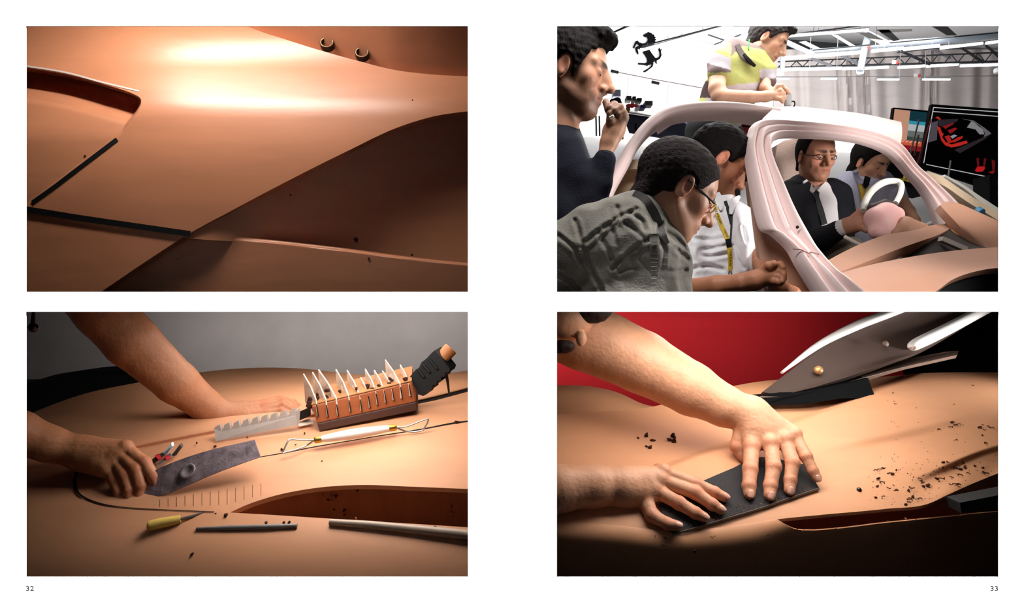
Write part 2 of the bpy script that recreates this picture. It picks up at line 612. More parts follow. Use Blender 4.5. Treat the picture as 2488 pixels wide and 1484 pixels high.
def panel_one():
    root = thing('clay_model_flank', W(600, 719, 420), 'smooth brown clay flank of a car model with a scooped recess and black tape lines', 'clay model')
    back = (0, 60, 0)
    lo = lambda x: np.where(x < 462, yC(x), yB(x))
    slab('upper_flank', strip(-60, 1170, 560, lambda x: np.where(x > 540, np.maximum(20, yA(x)), 20), lo, 300, flank_cut), (0, 34, 0), M_clay, root)
    slab('shoulder_panel', strip(540, 1170, 120, lambda x: 0 * x + 15, lambda x: yA(x) + 10, 40,
         lambda x, y: flank(x, yA(x)) + 34 - (yA(x) - y) * 0.95), back, M_clay, root)
    slab('side_hollow', strip(440, 1170, 260, lambda x: yB(x) - 16, lambda x: yC(x) + 10, 120,
         lambda x, y: flank(x, yB(x)) + 8 + 60 * sstep(462, 900, x) + 0.58 * (y - yB(x)) * sstep(440, 700, x) - 0.0011 * np.clip(y - yB(x), 0, 400) ** 2), back, M_clay, root)
    def lowd(x, y):
        top = np.where(x > 462, yC(x), yB(x))
        lip = sstep(0, 7, y - top)
        return 352 + 0.012 * (x - 460) - 14 * lip * sstep(480, 700, x) + 0.10 * (y - top) + 8
    slab('lower_sill', strip(234, 1170, 260, lambda x: np.where(x > 462, yC(x), yB(x)) - 2, lambda x: 0 * x + 719, 80, lowd), back, M_clay, root)
    slab('lower_flank', strip(-60, 462, 180, lambda x: yC(x) - 1, lambda x: np.maximum(np.where(x > 232, np.minimum(yB(x), 719), 719), yC(x) + 0.5), 80,
         lambda x, y: flank(x, yC(x)) + 3 + 0.05 * (y - yC(x)) - 0.1 * (462 - x) * 0), (0, 30, 0), M_clay, root)
    # a small notch at the left edge
    v, f = box_raw(W(62, 533, 330), (14, 0, 0), (0, 6, 0), (0, 0, 4))
    mesh('notch', v, f, M_tape, root, False)

    def ribbon(name, pts, wdt, lift, m, parent=root, thick=1.2):
        p = cr(pts, 60)
        t = np.gradient(p, axis=0); t /= np.linalg.norm(t, axis=1)[:, None]
        nrm = np.stack([-t[:, 1], t[:, 0]], 1)
        G = []
        for k in np.linspace(-0.5, 0.5, 4):
            q = p + nrm * wdt * k
            G.append(np.column_stack([q, flank_near(q[:, 0], q[:, 1]) - lift]))
        slab(name, toW(np.array(G)), (0, thick, 0), m, parent)
    def flank_near(x, y):
        return np.minimum(flank(x, y), flank_cut(x, y)) if np.ndim(x) else flank(x, y)
    t1 = lambda x, y: flank(x, y)
    ribbon('edge_tape', [(284, 338), (230, 379), (180, 417), (130, 455), (78, 492)], 10, 2.0, M_tape)
    ribbon('sill_tape', [(-60, 489), (63, 508), (200, 530), (330, 549), (462, 568)], 14, 3.0, M_tape)
    ribbon('pencil_line_tape', [(-60, 146), (60, 160), (160, 176), (250, 200), (338, 221)], 4, 1.4, M_greytape)

    # rings standing on the shoulder line
    for (px, py, r, lab) in ((795, 107, 17, 'dark steel ring on the clay shoulder, left of the pair'), (880, 131, 17, 'dark steel ring on the clay shoulder, right of the pair')):
        d = float(flank(np.array([px * 1.0]), yA(np.array([px * 1.0])))[0]) + 34 - (float(yA(np.array([px * 1.0]))[0]) - py) * 0.95
        t = thing('steel_ring', W(px, py + r, d), lab, 'ring', 'steel rings on the clay shoulder')
        ax = np.array([0.08, -1.0, 0.42]); ax /= np.linalg.norm(ax)
        c = W(px, py, d - 8)
        s = S(d)
        ro = r * s
        v, f = lathe_raw([(ro * .74, -12), (ro * .98, -12), (ro, -10), (ro, 6), (ro * .96, 8), (ro * .8, 8.4), (ro * .74, 7), (ro * .72, -12)], c, ax, 28)
        f = f[:-2]
        sharp(mesh('band', v, f, mat('ring_dark', (38, 30, 26), 0.35, 0.6, 0.6), t), 40)
        v, f = lathe_raw([(ro * .76, 8.3), (ro * .88, 9.6), (ro * .95, 8.1), (ro * .9, 7), (ro * .76, 7)], c, ax, 28)
        mesh('worn_rim', v, f[:-2], mat('ring_rim', (150, 118, 92), 0.4, 0.6, 0.7), t)

panel_one()

M_crumb = mat('clay_crumb', (62, 33, 20), 0.8, 0.2, var=0.3, vscale=80)
M_crumb_l = mat('clay_crumb_light', (170, 105, 66), 0.8, 0.2, var=0.25, vscale=80)
RND = random.Random(7)

def crumb_raw(c, r, seed, stretch=(1, 1, 1)):
    rs = np.random.RandomState(seed)
    t = (1 + 5 ** 0.5) / 2
    ico = np.array([(-1, t, 0), (1, t, 0), (-1, -t, 0), (1, -t, 0), (0, -1, t), (0, 1, t), (0, -1, -t), (0, 1, -t), (t, 0, -1), (t, 0, 1), (-t, 0, -1), (-t, 0, 1)]) / 1.9
    f = [(0, 11, 5), (0, 5, 1), (0, 1, 7), (0, 7, 10), (0, 10, 11), (1, 5, 9), (5, 11, 4), (11, 10, 2), (10, 7, 6), (7, 1, 8), (3, 9, 4), (3, 4, 2), (3, 2, 6), (3, 6, 8), (3, 8, 9), (4, 9, 5), (2, 4, 11), (6, 2, 10), (8, 6, 7), (9, 8, 1)]
    v = ico * rs.uniform(0.5, 1.15, (12, 1)) * np.asarray(stretch) * r
    a = rs.uniform(0, 6.28)
    R = np.array([[math.cos(a), 0, math.sin(a)], [0, 1, 0], [-math.sin(a), 0, math.cos(a)]])
    return v @ R + np.asarray(c), f

for i, (px, py, r) in enumerate([(865, 582, 8), (706, 474, 4), (1001, 619, 4.5), (895, 627, 5), (207, 378, 3.5), (432, 628, 3), (1002, 243, 2.5)]):
    d = {0: 0}.get(i, 0)
    if i in (0, 1): dd = float(flank(np.array([px * 1.]), yB(np.array([px * 1.])))[0]) + 8 + 60 * float(sstep(462, 900, px)) + 0.58 * (py - float(yB(px))) * float(sstep(440, 700, px)) - 0.0011 * (py - float(yB(px))) ** 2
    elif i in (4, 6): dd = float(flank_cut(np.array([px * 1.]), np.array([py * 1.]))[0])
    else: dd = 352 + 0.012 * (px - 460) + 0.18 * (py - float(yC(px)) if px > 462 else 0) - 6
    v, f = crumb_raw(W(px, py, dd - r * 0.4), r, i, (1, .6, 1.1))
    tag(mesh('clay_crumb', v, f, M_crumb, None, False),
        ['large dark clay flake stuck in the shaded hollow', 'small dark clay speck high in the shaded hollow', 'tiny dark clay spike on the bright sill edge',
         'small clay flake just below the bright sill edge', 'small dark clay speck beside the black edge tape', 'small clay speck low on the sill near the black tape end', 'tiny dark speck on the bright highlight'][i], 'clay crumb', 'clay specks on the car flank')

# ---------------------------------------------------------------- skin, hands and arms
M_skin = mat('skin_warm', (206, 150, 116), 0.5, 0.35, var=0.14, vscale=22, bump=0.32, bscale=110, sss=0.06, attr=True)
M_skin_tan = mat('skin_tan', (182, 122, 86), 0.52, 0.35, var=0.16, vscale=22, bump=0.34, bscale=110, sss=0.05, attr=True)
M_nail = mat('finger_nail', (226, 170, 150), 0.3, 0.5)
M_nail_tan = mat('finger_nail_tan', (196, 136, 112), 0.32, 0.5)

def LP(pts):
    """list of (px, py, d, r in page units) -> 3-D points and radii"""
    P = np.array([W(a, b, c) for a, b, c, r in pts])
    R = np.array([r * S(c) for a, b, c, r in pts])
    return P, R

def hand_sdf(arm, palm, fingers, karm=26, kfin=7, bumps=(), zmax=None, extra=None, xmin=None):
    A = [LP(c) for c in arm]; Pm = [LP(c) for c in palm]; Fg = [LP(f) for f in fingers]
    Bm = LP(bumps) if bumps else None
    def fn(p):
        d = None
        for P, R in A:
            c = chain(p, P, R, 14)
            d = c if d is None else smin(d, c, 20)
        for P, R in Pm:
            d = smin(d, chain(p, P, R, 6), karm)
        if Bm is not None:
            for b, r in zip(*Bm):
                d = smin(d, np.linalg.norm(p - b, axis=1) - r, 9)
        out = d
        for P, R in Fg:
            c = chain(p, P, R, 3.0)
            for j in range(1, len(P) - 1):                    # knuckles
                c = smin(c, np.linalg.norm(p - P[j], axis=1) - R[j] * 1.10, 4)
            out = np.minimum(out, smin(d, c, kfin))
        if extra is not None:
            out = extra(p, out)
        if zmax is not None:
            out = smax(out, p[:, 2] - zmax, 0)
        if xmin is not None:
            out = smax(out, xmin - p[:, 0], 0)
        return out + 0.35 * noise3(p, 0.16, 3)
    pts = np.vstack([q[0] for q in A + Pm + Fg])
    rmax = max(q[1].max() for q in A + Pm + Fg)
    lo, hi = bbox(pts, rmax + 12)
    if zmax is not None: hi[2] = min(hi[2], zmax + 8)
    return fn, lo, hi

def skin_col(rgb, fingers):
    base = np.array(lin(rgb)); red = np.array(lin((rgb[0] * .98, rgb[1] * .70, rgb[2] * .66)))
    J = [(q, r * (1.1 if k < 3 else .9)) for f in fingers for k, (q, r) in enumerate(zip(*LP(f)))]
    def fn(V):
        w = np.zeros(len(V))
        for q, r in J:
            w = np.maximum(w, np.exp(-(np.linalg.norm(V - q, axis=1) / (r * 1.15)) ** 4))
        w = (.55 * w)[:, None]
        return base * (1 - w) + red * w
    return fn

def nail(P, R, nrm, m, parent, w=0.62, l=0.72):
    a, b = np.asarray(P[-2]), np.asarray(P[-1])
    t = (b - a) / np.linalg.norm(b - a)
    n = np.asarray(nrm, float); n = n - t * (n @ t); n /= np.linalg.norm(n)
    s = np.cross(t, n)
    r = R[-1]
    c = b + t * r * 0.30 + n * r * 0.62
    n2 = n + 0.28 * t; n2 /= np.linalg.norm(n2); t2 = np.cross(n2, s) * -1
    if t2 @ t < 0: t2 = -t2
    V = []
    nu, nv = 9, 8
    for i in range(nu):
        for j in range(nv):
            u, v = -1 + 2 * i / (nu - 1), -1 + 2 * j / (nv - 1)
            x = u * math.sqrt(1 - 0.32 * v * v); y = v * math.sqrt(1 - 0.32 * u * u)
            V.append(c + s * x * r * w + t2 * y * r * l + n2 * r * (0.34 - 0.26 * u * u - 0.06 * v * v))
    V = np.array(V).reshape(nu, nv, 3)
    vv, ff = solid(V, -n2 * r * 0.12)
    mesh('finger_nail', vv, ff, m, parent)

def crumb(c, r, seed, m, label, group, stretch=(1, 1, .7), parent=None):
    v, f = crumb_raw(c, r, seed, stretch)
    o = mesh('clay_crumb', v, f, m, parent, False)
    return tag(o, label, 'clay crumb', group)

def curl_raw(c, r, seed, up=(0, 0, 1)):
    """a small curled clay shaving lying on a surface"""
    rs = np.random.RandomState(seed)
    a0 = rs.uniform(0, 6.28); span = rs.uniform(2.0, 5.2); n = 8
    t = np.linspace(0, span, n)
    rad = r * np.linspace(1, rs.uniform(0.3, 0.8), n)
    P = np.column_stack([rad * np.cos(t + a0), rad * np.sin(t + a0) * 1.1, 0.25 * r + 0.35 * r * np.abs(np.sin(t * 1.3))]) + np.asarray(c)
    w = np.array([0, 0.35, 0.9]) * r * rs.uniform(.2, .4); h = np.array([.3, 0, .2]) * r * .22
    V = np.vstack([P, P + w, P + w + h, P + h])
    f = []
    for k in range(4):
        k2 = (k + 1) % 4
        for i in range(n - 1):
            f.append((k * n + i, k * n + i + 1, k2 * n + i + 1, k2 * n + i))
    f += [(0, n, 2 * n, 3 * n), (n - 1, 4 * n - 1, 3 * n - 1, 2 * n - 1)]
    return V, f
ORD = ['first', 'second', 'third', 'fourth', 'fifth', 'sixth', 'seventh', 'eighth', 'ninth', 'tenth', 'eleventh', 'twelfth', 'thirteenth', 'fourteenth', 'fifteenth']

# ---------------------------------------------------------------- lower left room: hands with modelling tools on the clay deck
M_clay3 = mat('clay_deck', (206, 147, 109), 0.55, 0.35, var=0.10, vscale=5, bump=0.12, bscale=9, stretch=(0.6, 1.6, 2.4))
M_clay3d = mat('clay_raw_shaded', (150, 88, 56), 0.7, 0.25, var=0.16, vscale=16, bump=0.3, bscale=40, stretch=(2, 2, 0.5))  # rough clay in a darker tone, recess shade put into its colour
M_groove = mat('groove_dark', (22, 14, 10), 0.8, 0.2)
b3 = interp([(700, 4200), (850, 1900), (880, 1560), (900, 1300), (950, 950), (1000, 740), (1040, 620), (1100, 480), (1180, 350), (1240, 270), (1300, 205), (1402, 130), (1500, 95)][0:])
def base3(x, y):
    return b3(y) + 0.00010 * (x - 620) ** 2 * 0.6
T3 = interp([(-40, 1075), (20, 1030), (85, 1000), (200, 958), (330, 930), (480, 905), (600, 894), (730, 895), (850, 908), (1000, 914), (1190, 893)])
G3 = interp([(-40, 1160), (200, 1115), (330, 1084), (520, 1046), (740, 1010), (1015, 972), (1190, 928)])
R3 = interp([(560, 1244), (600, 1226), (650, 1209), (760, 1186), (870, 1178), (1000, 1182), (1190, 1190)])
RB3 = interp([(560, 1245), (650, 1250), (760, 1257), (1000, 1272), (1190, 1284)])
C3 = interp([(-40, 1215), (100, 1206), (200, 1212), (330, 1232), (450, 1240), (560, 1244)])

def deck_d(x, y):
    return base3(x, y) + 22 * sstep(250, 380, x) * np.exp(-np.clip(y - G3(x), 0, 200) / 40.0)

def lab3(x, y, i):
    size = ['small', 'rounded', 'flat', 'chunky', 'jagged'][i % 5]
    if i < 9: return 'clay crumb of the cluster in the left half of the dark intake'
    if i in (9, 10): return size + ' clay crumb near the top edge of the dark intake'
    if i == 11: return 'pale clay crumb on the rim of the dark intake'
    if i == 12: return 'pale upper flake at the right end of the intake'
    if i == 13: return 'pale lower flake at the right end of the intake'
    return {14: 'brown crumb above the tip of the awl', 15: 'tiny crumb left of the awl tip crumb', 16: 'crumb on the left half of the thin grey rod', 17: 'left crumb of the pair on the thin grey rod', 18: 'right crumb of the pair on the thin grey rod',
            19: 'dark crumb on the long pale rod', 20: 'pale crumb at the intake floor above the long rod', 21: 'dark crumb at the left wire loop tip', 22: 'tiny crumb inside the left wire loop', 23: 'small crumb under the wooden block', 24: 'single crumb low in the foreground',
            25: 'dark crumb above the steel scraper', 26: 'small crumb between snips and scraper', 27: 'tiny crumb below the notched comb', 28: 'dark crumb at the end of the scribed line', 29: 'tiny speck on the deck right of the scraper'}[i]

def panel_three():
    tag(mesh('wall_back_lower_left', *[q for q in box_raw((-2010, 3300, -790), (2000, 0, 0), (0, 10, 0), (0, 0, 795))], mat('grey_backdrop', (128, 121, 118), 0.9, 0.2, var=0.35, vscale=0.55), None, False),
        'mottled grey wall far behind the hands and tools', 'wall', kind='structure')
    # dark bench corner far left
    rows = [[(-60, 935, 1500), (60, 930, 1500), (160, 905, 1500), (300, 898, 1500), (430, 922, 1500)],
            [(-60, 960, 1450), (60, 955, 1450), (170, 918, 1450), (300, 906, 1450), (430, 926, 1450)],
            [(-60, 1010, 1440), (60, 1005, 1440), (180, 960, 1440), (300, 935, 1440), (430, 940, 1440)],
            [(-60, 1090, 1440), (60, 1085, 1440), (200, 1040, 1440), (320, 1010, 1440), (430, 960, 1440)]]
    tag(patch('dark_bench', rows, 18, 24, (0, 220, 0), mat('black_bench', (20, 18, 18), 0.8)), 'black bench end behind the clay model at the far left', 'bench')

    root = thing('clay_deck', W(600, 1460, 300), 'broad pale brown clay car deck under the hands and modelling tools', 'clay model')
    def backd(x, y):
        t = np.clip((y - T3(x)) / (G3(x) - T3(x)), 0, 1)
        top = np.minimum(base3(x, T3(x)), 1500) ; top = np.where(x < 480, top * 0 + np.interp(x, [-40, 85, 330, 480], [560, 760, 1020, 1260]), top)
        bot = base3(x, G3(x))
        return bot + (top - bot) * (1 - t) ** 1.55
    slab('rear_body', strip(-60, 1180, 136, T3, G3, 50, backd), (0, 30, -60), M_clay3, root)
    slab('middle_deck', strip(-60, 561, 120, lambda x: G3(x) - 3, C3, 70, deck_d), (0, 10, -60), M_clay3, root)
    slab('side_deck', strip(559, 1180, 130, lambda x: G3(x) - 3, R3, 70, deck_d), (0, 6, -14), M_clay3, root)
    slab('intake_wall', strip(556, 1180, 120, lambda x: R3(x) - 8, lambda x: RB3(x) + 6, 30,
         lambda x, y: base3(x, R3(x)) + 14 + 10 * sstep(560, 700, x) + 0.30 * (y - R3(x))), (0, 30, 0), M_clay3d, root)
    slab('front_body', strip(-60, 1180, 150, lambda x: np.where(x < 560, C3(np.minimum(x, 560)), RB3(x)), lambda x: 0 * x + 1470, 70,
         lambda x, y: base3(x, y) - 3), (0, 30, -60), M_clay3, root)

    def deck_ribbon(name, pts, wdt, m, lift=2.0, parent=root, thick=1.0, df=deck_d):
        p = cr(pts, 50)
        wd = np.interp(np.linspace(0, 1, 50), np.linspace(0, 1, len(wdt)), wdt)
        t = np.gradient(p, axis=0); t /= np.linalg.norm(t, axis=1)[:, None]
        nrm = np.stack([-t[:, 1], t[:, 0]], 1)
        G = [np.column_stack([q, df(q[:, 0], q[:, 1]) - lift]) for q in [p + nrm * wd[:, None] * k for k in (-.5, -.17, .17, .5)]]
        slab(name, toW(np.array(G)), (0, thick, 0), m, parent)
    deck_ribbon('edge_tape', [(196, 1130), (184, 1152), (182, 1178), (196, 1203), (240, 1222), (300, 1232), (400, 1238), (520, 1243)], (4, 8, 7, 5, 3, 1.6, 1.4, 1.4), M_groove, 6)
    deck_ribbon('scribed_line', [(625, 1111), (700, 1098), (760, 1086), (900, 1062), (1020, 1043), (1100, 1028), (1160, 1020)], (1.2, 2.2, 2, 2, 2.5, 4, 3), M_groove, 1.5)
    deck_ribbon('black_seam', [(1010, 978), (1060, 966), (1100, 955), (1160, 938)], (7, 10, 11, 12), M_groove, 3)
    for i in range(13):
        x = 388 + i * 20.5
        deck_ribbon('tick_mark', [(x, 1214 - i * 3.3), (x, 1222 - i * 2.0), (x, 1232 - i * 0.8 if x < 560 else 1222 - (x - 560) * .25)], (1.0, 1.0, 1.0), mat('scribe_brown', (122, 74, 48), 0.8), 1.0)

    # ---- steel scraper plate in the hand
    t = thing('steel_scraper', W(460, 1225, 330), 'worn purple-grey steel scraper plate with a ring mark held by the left hand', 'scraper')
    m_st = mat('worn_steel', (136, 120, 126), 0.45, 0.6, 0.2, var=0.75, vscale=42, bump=0.8, bscale=40)
    top = cr([(296, 1196, 352), (350, 1160, 352), (400, 1131, 356), (500, 1096, 372), (618, 1068, 390)], 40)
    bot = cr([(304, 1226, 318), (360, 1213, 318), (420, 1193, 320), (520, 1150, 336), (632, 1109, 356)], 40)
    Gd = np.array([top * (1 - k) + bot * k for k in np.linspace(0, 1, 10)])
    slab('plate', toW(Gd), (1, 4, -2), m_st, t)
    c = W(457, 1145, 338); ax = np.array([-0.15, -0.75, 0.6])
    v, f = lathe_raw([(17, 0), (22, 1), (24, 3), (22, 5), (17, 4.5), (14, 2), (5, -1), (0.1, -2)], c, ax, 24)
    mesh('ring_mark', v, f[:-2], mat('worn_steel_light', (150, 138, 142), 0.35, 0.6, 0.4, var=0.4, vscale=40), t)

    # ---- snips lying behind the hand
    t = thing('side_snips', W(400, 1132, 430), 'small snips with black grip, red band and steel jaws behind the hand', 'snips')
    m_r = mat('red_plastic', (205, 50, 62), 0.4)
    m_s = mat('bright_steel', (176, 178, 182), 0.28, 0.6, 0.8)
    tube('grip', [W(360, 1131, 420), W(378, 1116, 436), W(398, 1102, 450)], [9, 11, 8], mat('black_grip', (20, 20, 22), 0.5), t, ry=[5, 7, 6], steps=10)
    tube('second_grip', [W(378, 1136, 415), W(396, 1122, 428), W(416, 1104, 444)], [5, 7, 6], m_s, t, steps=10)
    prism('jaw', [W(392, 1104, 448), W(416, 1076, 478), W(418, 1084, 474), W(403, 1106, 448)], (3, 7, 2), m_s, t)
    prism('second_jaw', [W(416, 1106, 444), W(438, 1078, 470), W(440, 1086, 466), W(424, 1108, 442)], (3, 7, 2), mat('jaw_dark', (60, 50, 46), 0.5, 0.5, 0.5), t)
    tube('red_band', [W(382, 1113, 436), W(390, 1107, 441)], [11, 10], m_r, t)
    tube('red_band', [W(403, 1115, 432), W(411, 1108, 438)], [9, 8], m_r, t)

    # ---- notched grey comb
    base_a, base_b = np.array([524, 1072.0]), np.array([723, 1032.0])
    outl = [W(*base_b, 600), W(*base_a, 540), W(520, 1041, 548)]
    nt = 9
    for i in range(nt):
        a = i / nt; b = (i + .62) / nt; c2 = (i + .78) / nt
        f_ = lambda q, hgt: W(520 + 204 * q, 1040 - 44 * q + hgt, 548 + 56 * q)
        outl += [f_(a + .01, -2), f_(b, -6), f_(b + .012, 6), f_(c2, 12), f_(c2 + .03, 4)]
    outl += [W(724, 994, 604)]
    t = prism('notched_comb', outl[::-1], (3, 8, 3), mat('comb_grey', (176, 164, 156), 0.5, 0.4, 0.1, var=0.1, vscale=30))
    tag(t, 'pale grey notched comb plate standing in front of the flat hand', 'comb')
    t = prism('card_slip', [W(724, 1026, 640), W(752, 1016, 660), W(762, 1028, 640), W(726, 1036, 618)], (0, 3, -2), mat('white_card', (226, 206, 186), 0.7))
    tag(t, 'small white card slip between the comb and the wooden block', 'card')

    # ---- wooden block with blades in slots
    m_w = mat('orange_wood', (150, 80, 42), 0.5, 0.4, var=0.2, vscale=10, stretch=(0.4, 2, 3), bump=0.1)
    m_wt = mat('pale_wood', (160, 108, 64), 0.55, 0.3, var=0.15, vscale=12)
    m_wd = mat('block_base_dark', (66, 34, 20), 0.6)
    t = thing('blade_block', W(890, 1040, 680), 'orange wooden block holding a row of upright scraper blades', 'wooden block')
    A0, A1 = W(776, 1048, 600), W(1016, 997, 720)
    up = W(1000, 926, 716) - W(1016, 997, 720); upl = W(756, 984, 596) - W(776, 1048, 600)
    dep = np.array([-16.0, 120, 40])
    def boxy(name, o0, o1, u0, u1, dv, m):
        V = np.array([o0, o1, o1 + u1, o0 + u0, o0 + dv, o1 + dv, o1 + u1 + dv, o0 + u0 + dv])
        f = [(0, 1, 2, 3), (5, 4, 7, 6), (3, 2, 6, 7), (1, 0, 4, 5), (4, 0, 3, 7), (1, 5, 6, 2)]
        o = mesh(name, V, f, m, t, False)
        bv = o.modifiers.new('bevel', 'BEVEL'); bv.width = 4 * U; bv.segments = 2
        return o
    boxy('base_strip', A0, A1, upl * .30, up * .30, dep, m_wd)  # lower part of the block in a darker tone
    boxy('body', A0 + upl * .30, A1 + up * .30, upl * .68, up * .68, dep, m_w)
    # saw slots: dark slits on the front face
    m_bl = mat('blade_steel', (206, 186, 168), 0.5, 0.5, 0.0, var=0.3, vscale=40)
    m_dirt = mat('blade_clay', (58, 30, 18), 0.8, 0.2, var=0.3, vscale=60)
    blades = [((736, 908), (771, 1010), 30), ((758, 904), (795, 1012), 26), ((773, 898), (820, 1010), 34), ((815, 897), (850, 1000), 26), ((842, 899), (877, 998), 28),
              ((875, 917), (897, 990), 22), ((886, 896), (916, 984), 26), ((908, 899), (936, 978), 20), ((928, 901), (955, 972), 18), ((935, 874), (975, 968), 20), ((971, 886), (996, 962), 22)]
    for i, ((tx, ty), (bx, by), wd) in enumerate(blades):
        q = (bx - 776) / 240.0
        dn = 604 + 118 * q
        b = thing('scraper_blade', W(bx, by, dn), 'pointed steel scraper blade, %s from the left in the wooden block' % ORD[i], 'blade', 'scraper blades in the wooden block')
        pts = [(tx, ty, dn + 60), (tx + (bx - tx) * .45 + 2, ty + (by - ty) * .30, dn + 22), (bx - 4, ty + (by - ty) * .62, dn - 2), (bx, by, dn - 6),
               (bx - 7, by - 4, dn + 6), (bx - wd, by - 34, dn + 95), (tx + 4, ty + (by - ty) * .45, dn + 80)]
        prism('steel_blade', [W(*p) for p in pts], (3.2, 2, 1), m_bl, b)
        rs = np.random.RandomState(i)
        for k in range(3):
            px = tx + (bx - tx) * rs.uniform(.35, .8) - 4; py = ty + (by - ty) * rs.uniform(.45, .8)
            v, f = crumb_raw(W(px, py, dn + 6), rs.uniform(6, 13), i * 9 + k, (1, .5, 1.3))
            mesh('clay_smear', v, f, m_dirt, b, False)
        bar('slot_edge', W(bx - 2, by - 28, dn - 9), W(bx + 3, by + 2, dn - 7), (1.3, 0, 0), (0, 2, 0), M_groove, t)
    # pale top face of the block
    V = np.array([A0 + upl * .99, A1 + up * .99, A1 + up * .99 + dep, A0 + upl * .99 + dep])
    prism('top_face', V + np.array([0, 0, 1.0]), (0, 0, 2.5), m_wt, t)
    bar('stub_handle', W(752, 1000, 640), W(728, 1010, 650), (0, 14, 0), (0, 0, 15), mat('black_stub', (16, 15, 16), 0.6), t)

    # ---- black clamp leaning on the block
    t = thing('ratchet_clamp', W(1050, 965, 800), 'black serrated clamp jaw on a wooden rod leaning behind the block', 'clamp')
    m_k = mat('black_plastic', (17, 17, 18), 0.5, 0.4)
    outl = [(996, 915), (1010, 898), (1018, 893), (1024, 880), (1035, 872), (1048, 858), (1056, 851), (1093, 896), (1090, 905), (1083, 903), (1079, 916), (1072, 915), (1072, 925),
            (1062, 924), (1060, 934), (1050, 935), (1049, 946), (1040, 946), (1036, 958), (1028, 962), (1016, 958)]
    v, f = prism('', [W(a, b_, 742) for a, b_ in outl][::-1], (18, 52, 10), None, raw=True)
    mesh('jaw_body', v, f, m_k, t, False)
    rd = W(1094, 848, 775) - W(1068, 876, 765)
    lathe('wood_rod', [(0.1, -8), (25, -8), (26, 0), (26, 48), (24, 50), (0.1, 50)], W(1073, 871, 778), rd, mat('rod_wood', (176, 108, 56), 0.55, var=0.15), t)
    tube('ridge', [W(1016, 899, 738), W(1030, 916, 736)], [5, 5], m_k, t)
    tube('ridge', [W(1028, 886, 738), W(1044, 904, 736)], [5, 5], m_k, t)
    tube('ridge', [W(1042, 872, 738), W(1062, 896, 736)], [5, 5], m_k, t)
    tube('pin_leg', [W(1083, 902, 770), W(1088, 930, 780), W(1092, 962, 800)], [6, 5, 3], m_k, t)

    # ---- white handled wire loop tool
    t = thing('wire_loop_tool', W(865, 1078, 500), 'white handled double ended wire loop tool with brass collars', 'modelling tool')
    m_wh = mat('white_enamel', (238, 230, 224), 0.35, 0.5, coat=0.3)
    m_br = mat('brass', (196, 150, 62), 0.28, 0.6, 0.9)
    a, b = W(783, 1074, 505), W(946, 1048, 575)
    lift = np.array([0, -10, 12])
    q = lambda k: a + (b - a) * k + lift
    tube('handle', [q(0), q(.2), q(.5), q(.8), q(1)], [10, 14, 16.5, 14, 10.5], m_wh, t, n=16, steps=24)
    tube('collar', [q(-.105), q(-.09), q(-.02), q(.0)], [8, 10.5, 11, 10], m_br, t, n=14)
    tube('collar', [q(1.0), q(1.03), q(1.10), q(1.12)], [10.5, 11, 10.5, 9], m_br, t, n=14)
    tube('wire_loop', [q(-.1), W(740, 1075, 495) + lift * .8, W(710, 1075, 482) + lift, W(702, 1080, 474) + lift, W(686, 1101, 444)], [3.0, 2.6, 2.6, 2.8, 2.8], m_s, t, n=8, steps=26)
    tube('wire_loop', [q(-.1), W(745, 1082, 490), W(722, 1091, 466), W(686, 1101, 444)], [3.0, 2.6, 2.6, 2.8], m_s, t, n=8, steps=20)
    tube('wire_loop', [q(1.1), W(990, 1043, 590) + lift, W(1036, 1029, 610) + lift * 1.4, W(1040, 1033, 606) + lift, W(1028, 1044, 596)], [3, 2.6, 2.6, 2.6, 2.6], m_s, t, n=8, steps=26)
    tube('wire_loop', [q(1.1), W(985, 1047, 585), W(1010, 1049, 592), W(1030, 1044, 596)], [3, 2.6, 2.6, 2.6], m_s, t, n=8, steps=16)

    # ---- yellow awl and two grey rods in the foreground
    t = thing('yellow_awl', W(420, 1292, 215), 'awl with yellow wooden handle lying in the foreground', 'awl')
    up_ = np.array([0, -3, 4])
    tube('handle', [W(358, 1281, 212) + up_, W(364, 1280, 214) + up_, W(385, 1275, 222) + up_, W(420, 1268, 231) + up_, W(440, 1263, 238) + up_], [5, 13, 14.5, 13, 11], mat('yellow_wood', (226, 190, 96), 0.5, 0.4, var=0.12, vscale=20), t, n=16, steps=24)
    tube('shaft', [W(439, 1264, 237) + up_, W(470, 1253, 250), W(497, 1243, 264)], [4.5, 4, 1.5], mat('shaft_grey', (116, 106, 102), 0.4, 0.5, 0.6), t, n=10)
    m_rod = mat('rod_grey', (128, 122, 118), 0.5, 0.5, 0.3, var=0.15, vscale=20)
    o = tube('grey_rod', [W(477, 1284, 214), W(560, 1282, 216), W(640, 1280, 217), W(722, 1277, 221)], [4, 7, 7.5, 6], m_rod, None, n=12)
    tag(o, 'thin grey rod lying in the foreground beside the yellow awl', 'rod')
    o = tube('long_grey_rod', [W(801, 1268, 230), W(900, 1275, 224), W(1020, 1287, 216), W(1165, 1302, 206)], [9, 11, 12.5, 13.5], mat('rod_pale', (176, 156, 138), 0.5, 0.4, 0.15, var=0.12, vscale=20), None, n=14)
    tag(o, 'long pale rod running out of the right side under the intake', 'rod')

    # ---- hanging ball switch at the top left
    t = thing('ball_pull', W(81, 808, 500), 'black ball pull hanging from a short stem in the top corner', 'pull')
    tube('stem', [W(80, 735, 500), W(81, 760, 500), W(80, 786, 500)], [4, 5, 7], m_k, t)
    v, f = lathe_raw([(0.1, -15)] + [(15 * math.cos(q), 15 * math.sin(q)) for q in np.linspace(-1.4, 1.4, 12)] + [(0.1, 15)], W(80.5, 796, 500), (0, 0, 1), 20)
    mesh('ball', v, f, mat('black_gloss', (22, 18, 18), 0.15, 0.7), t)

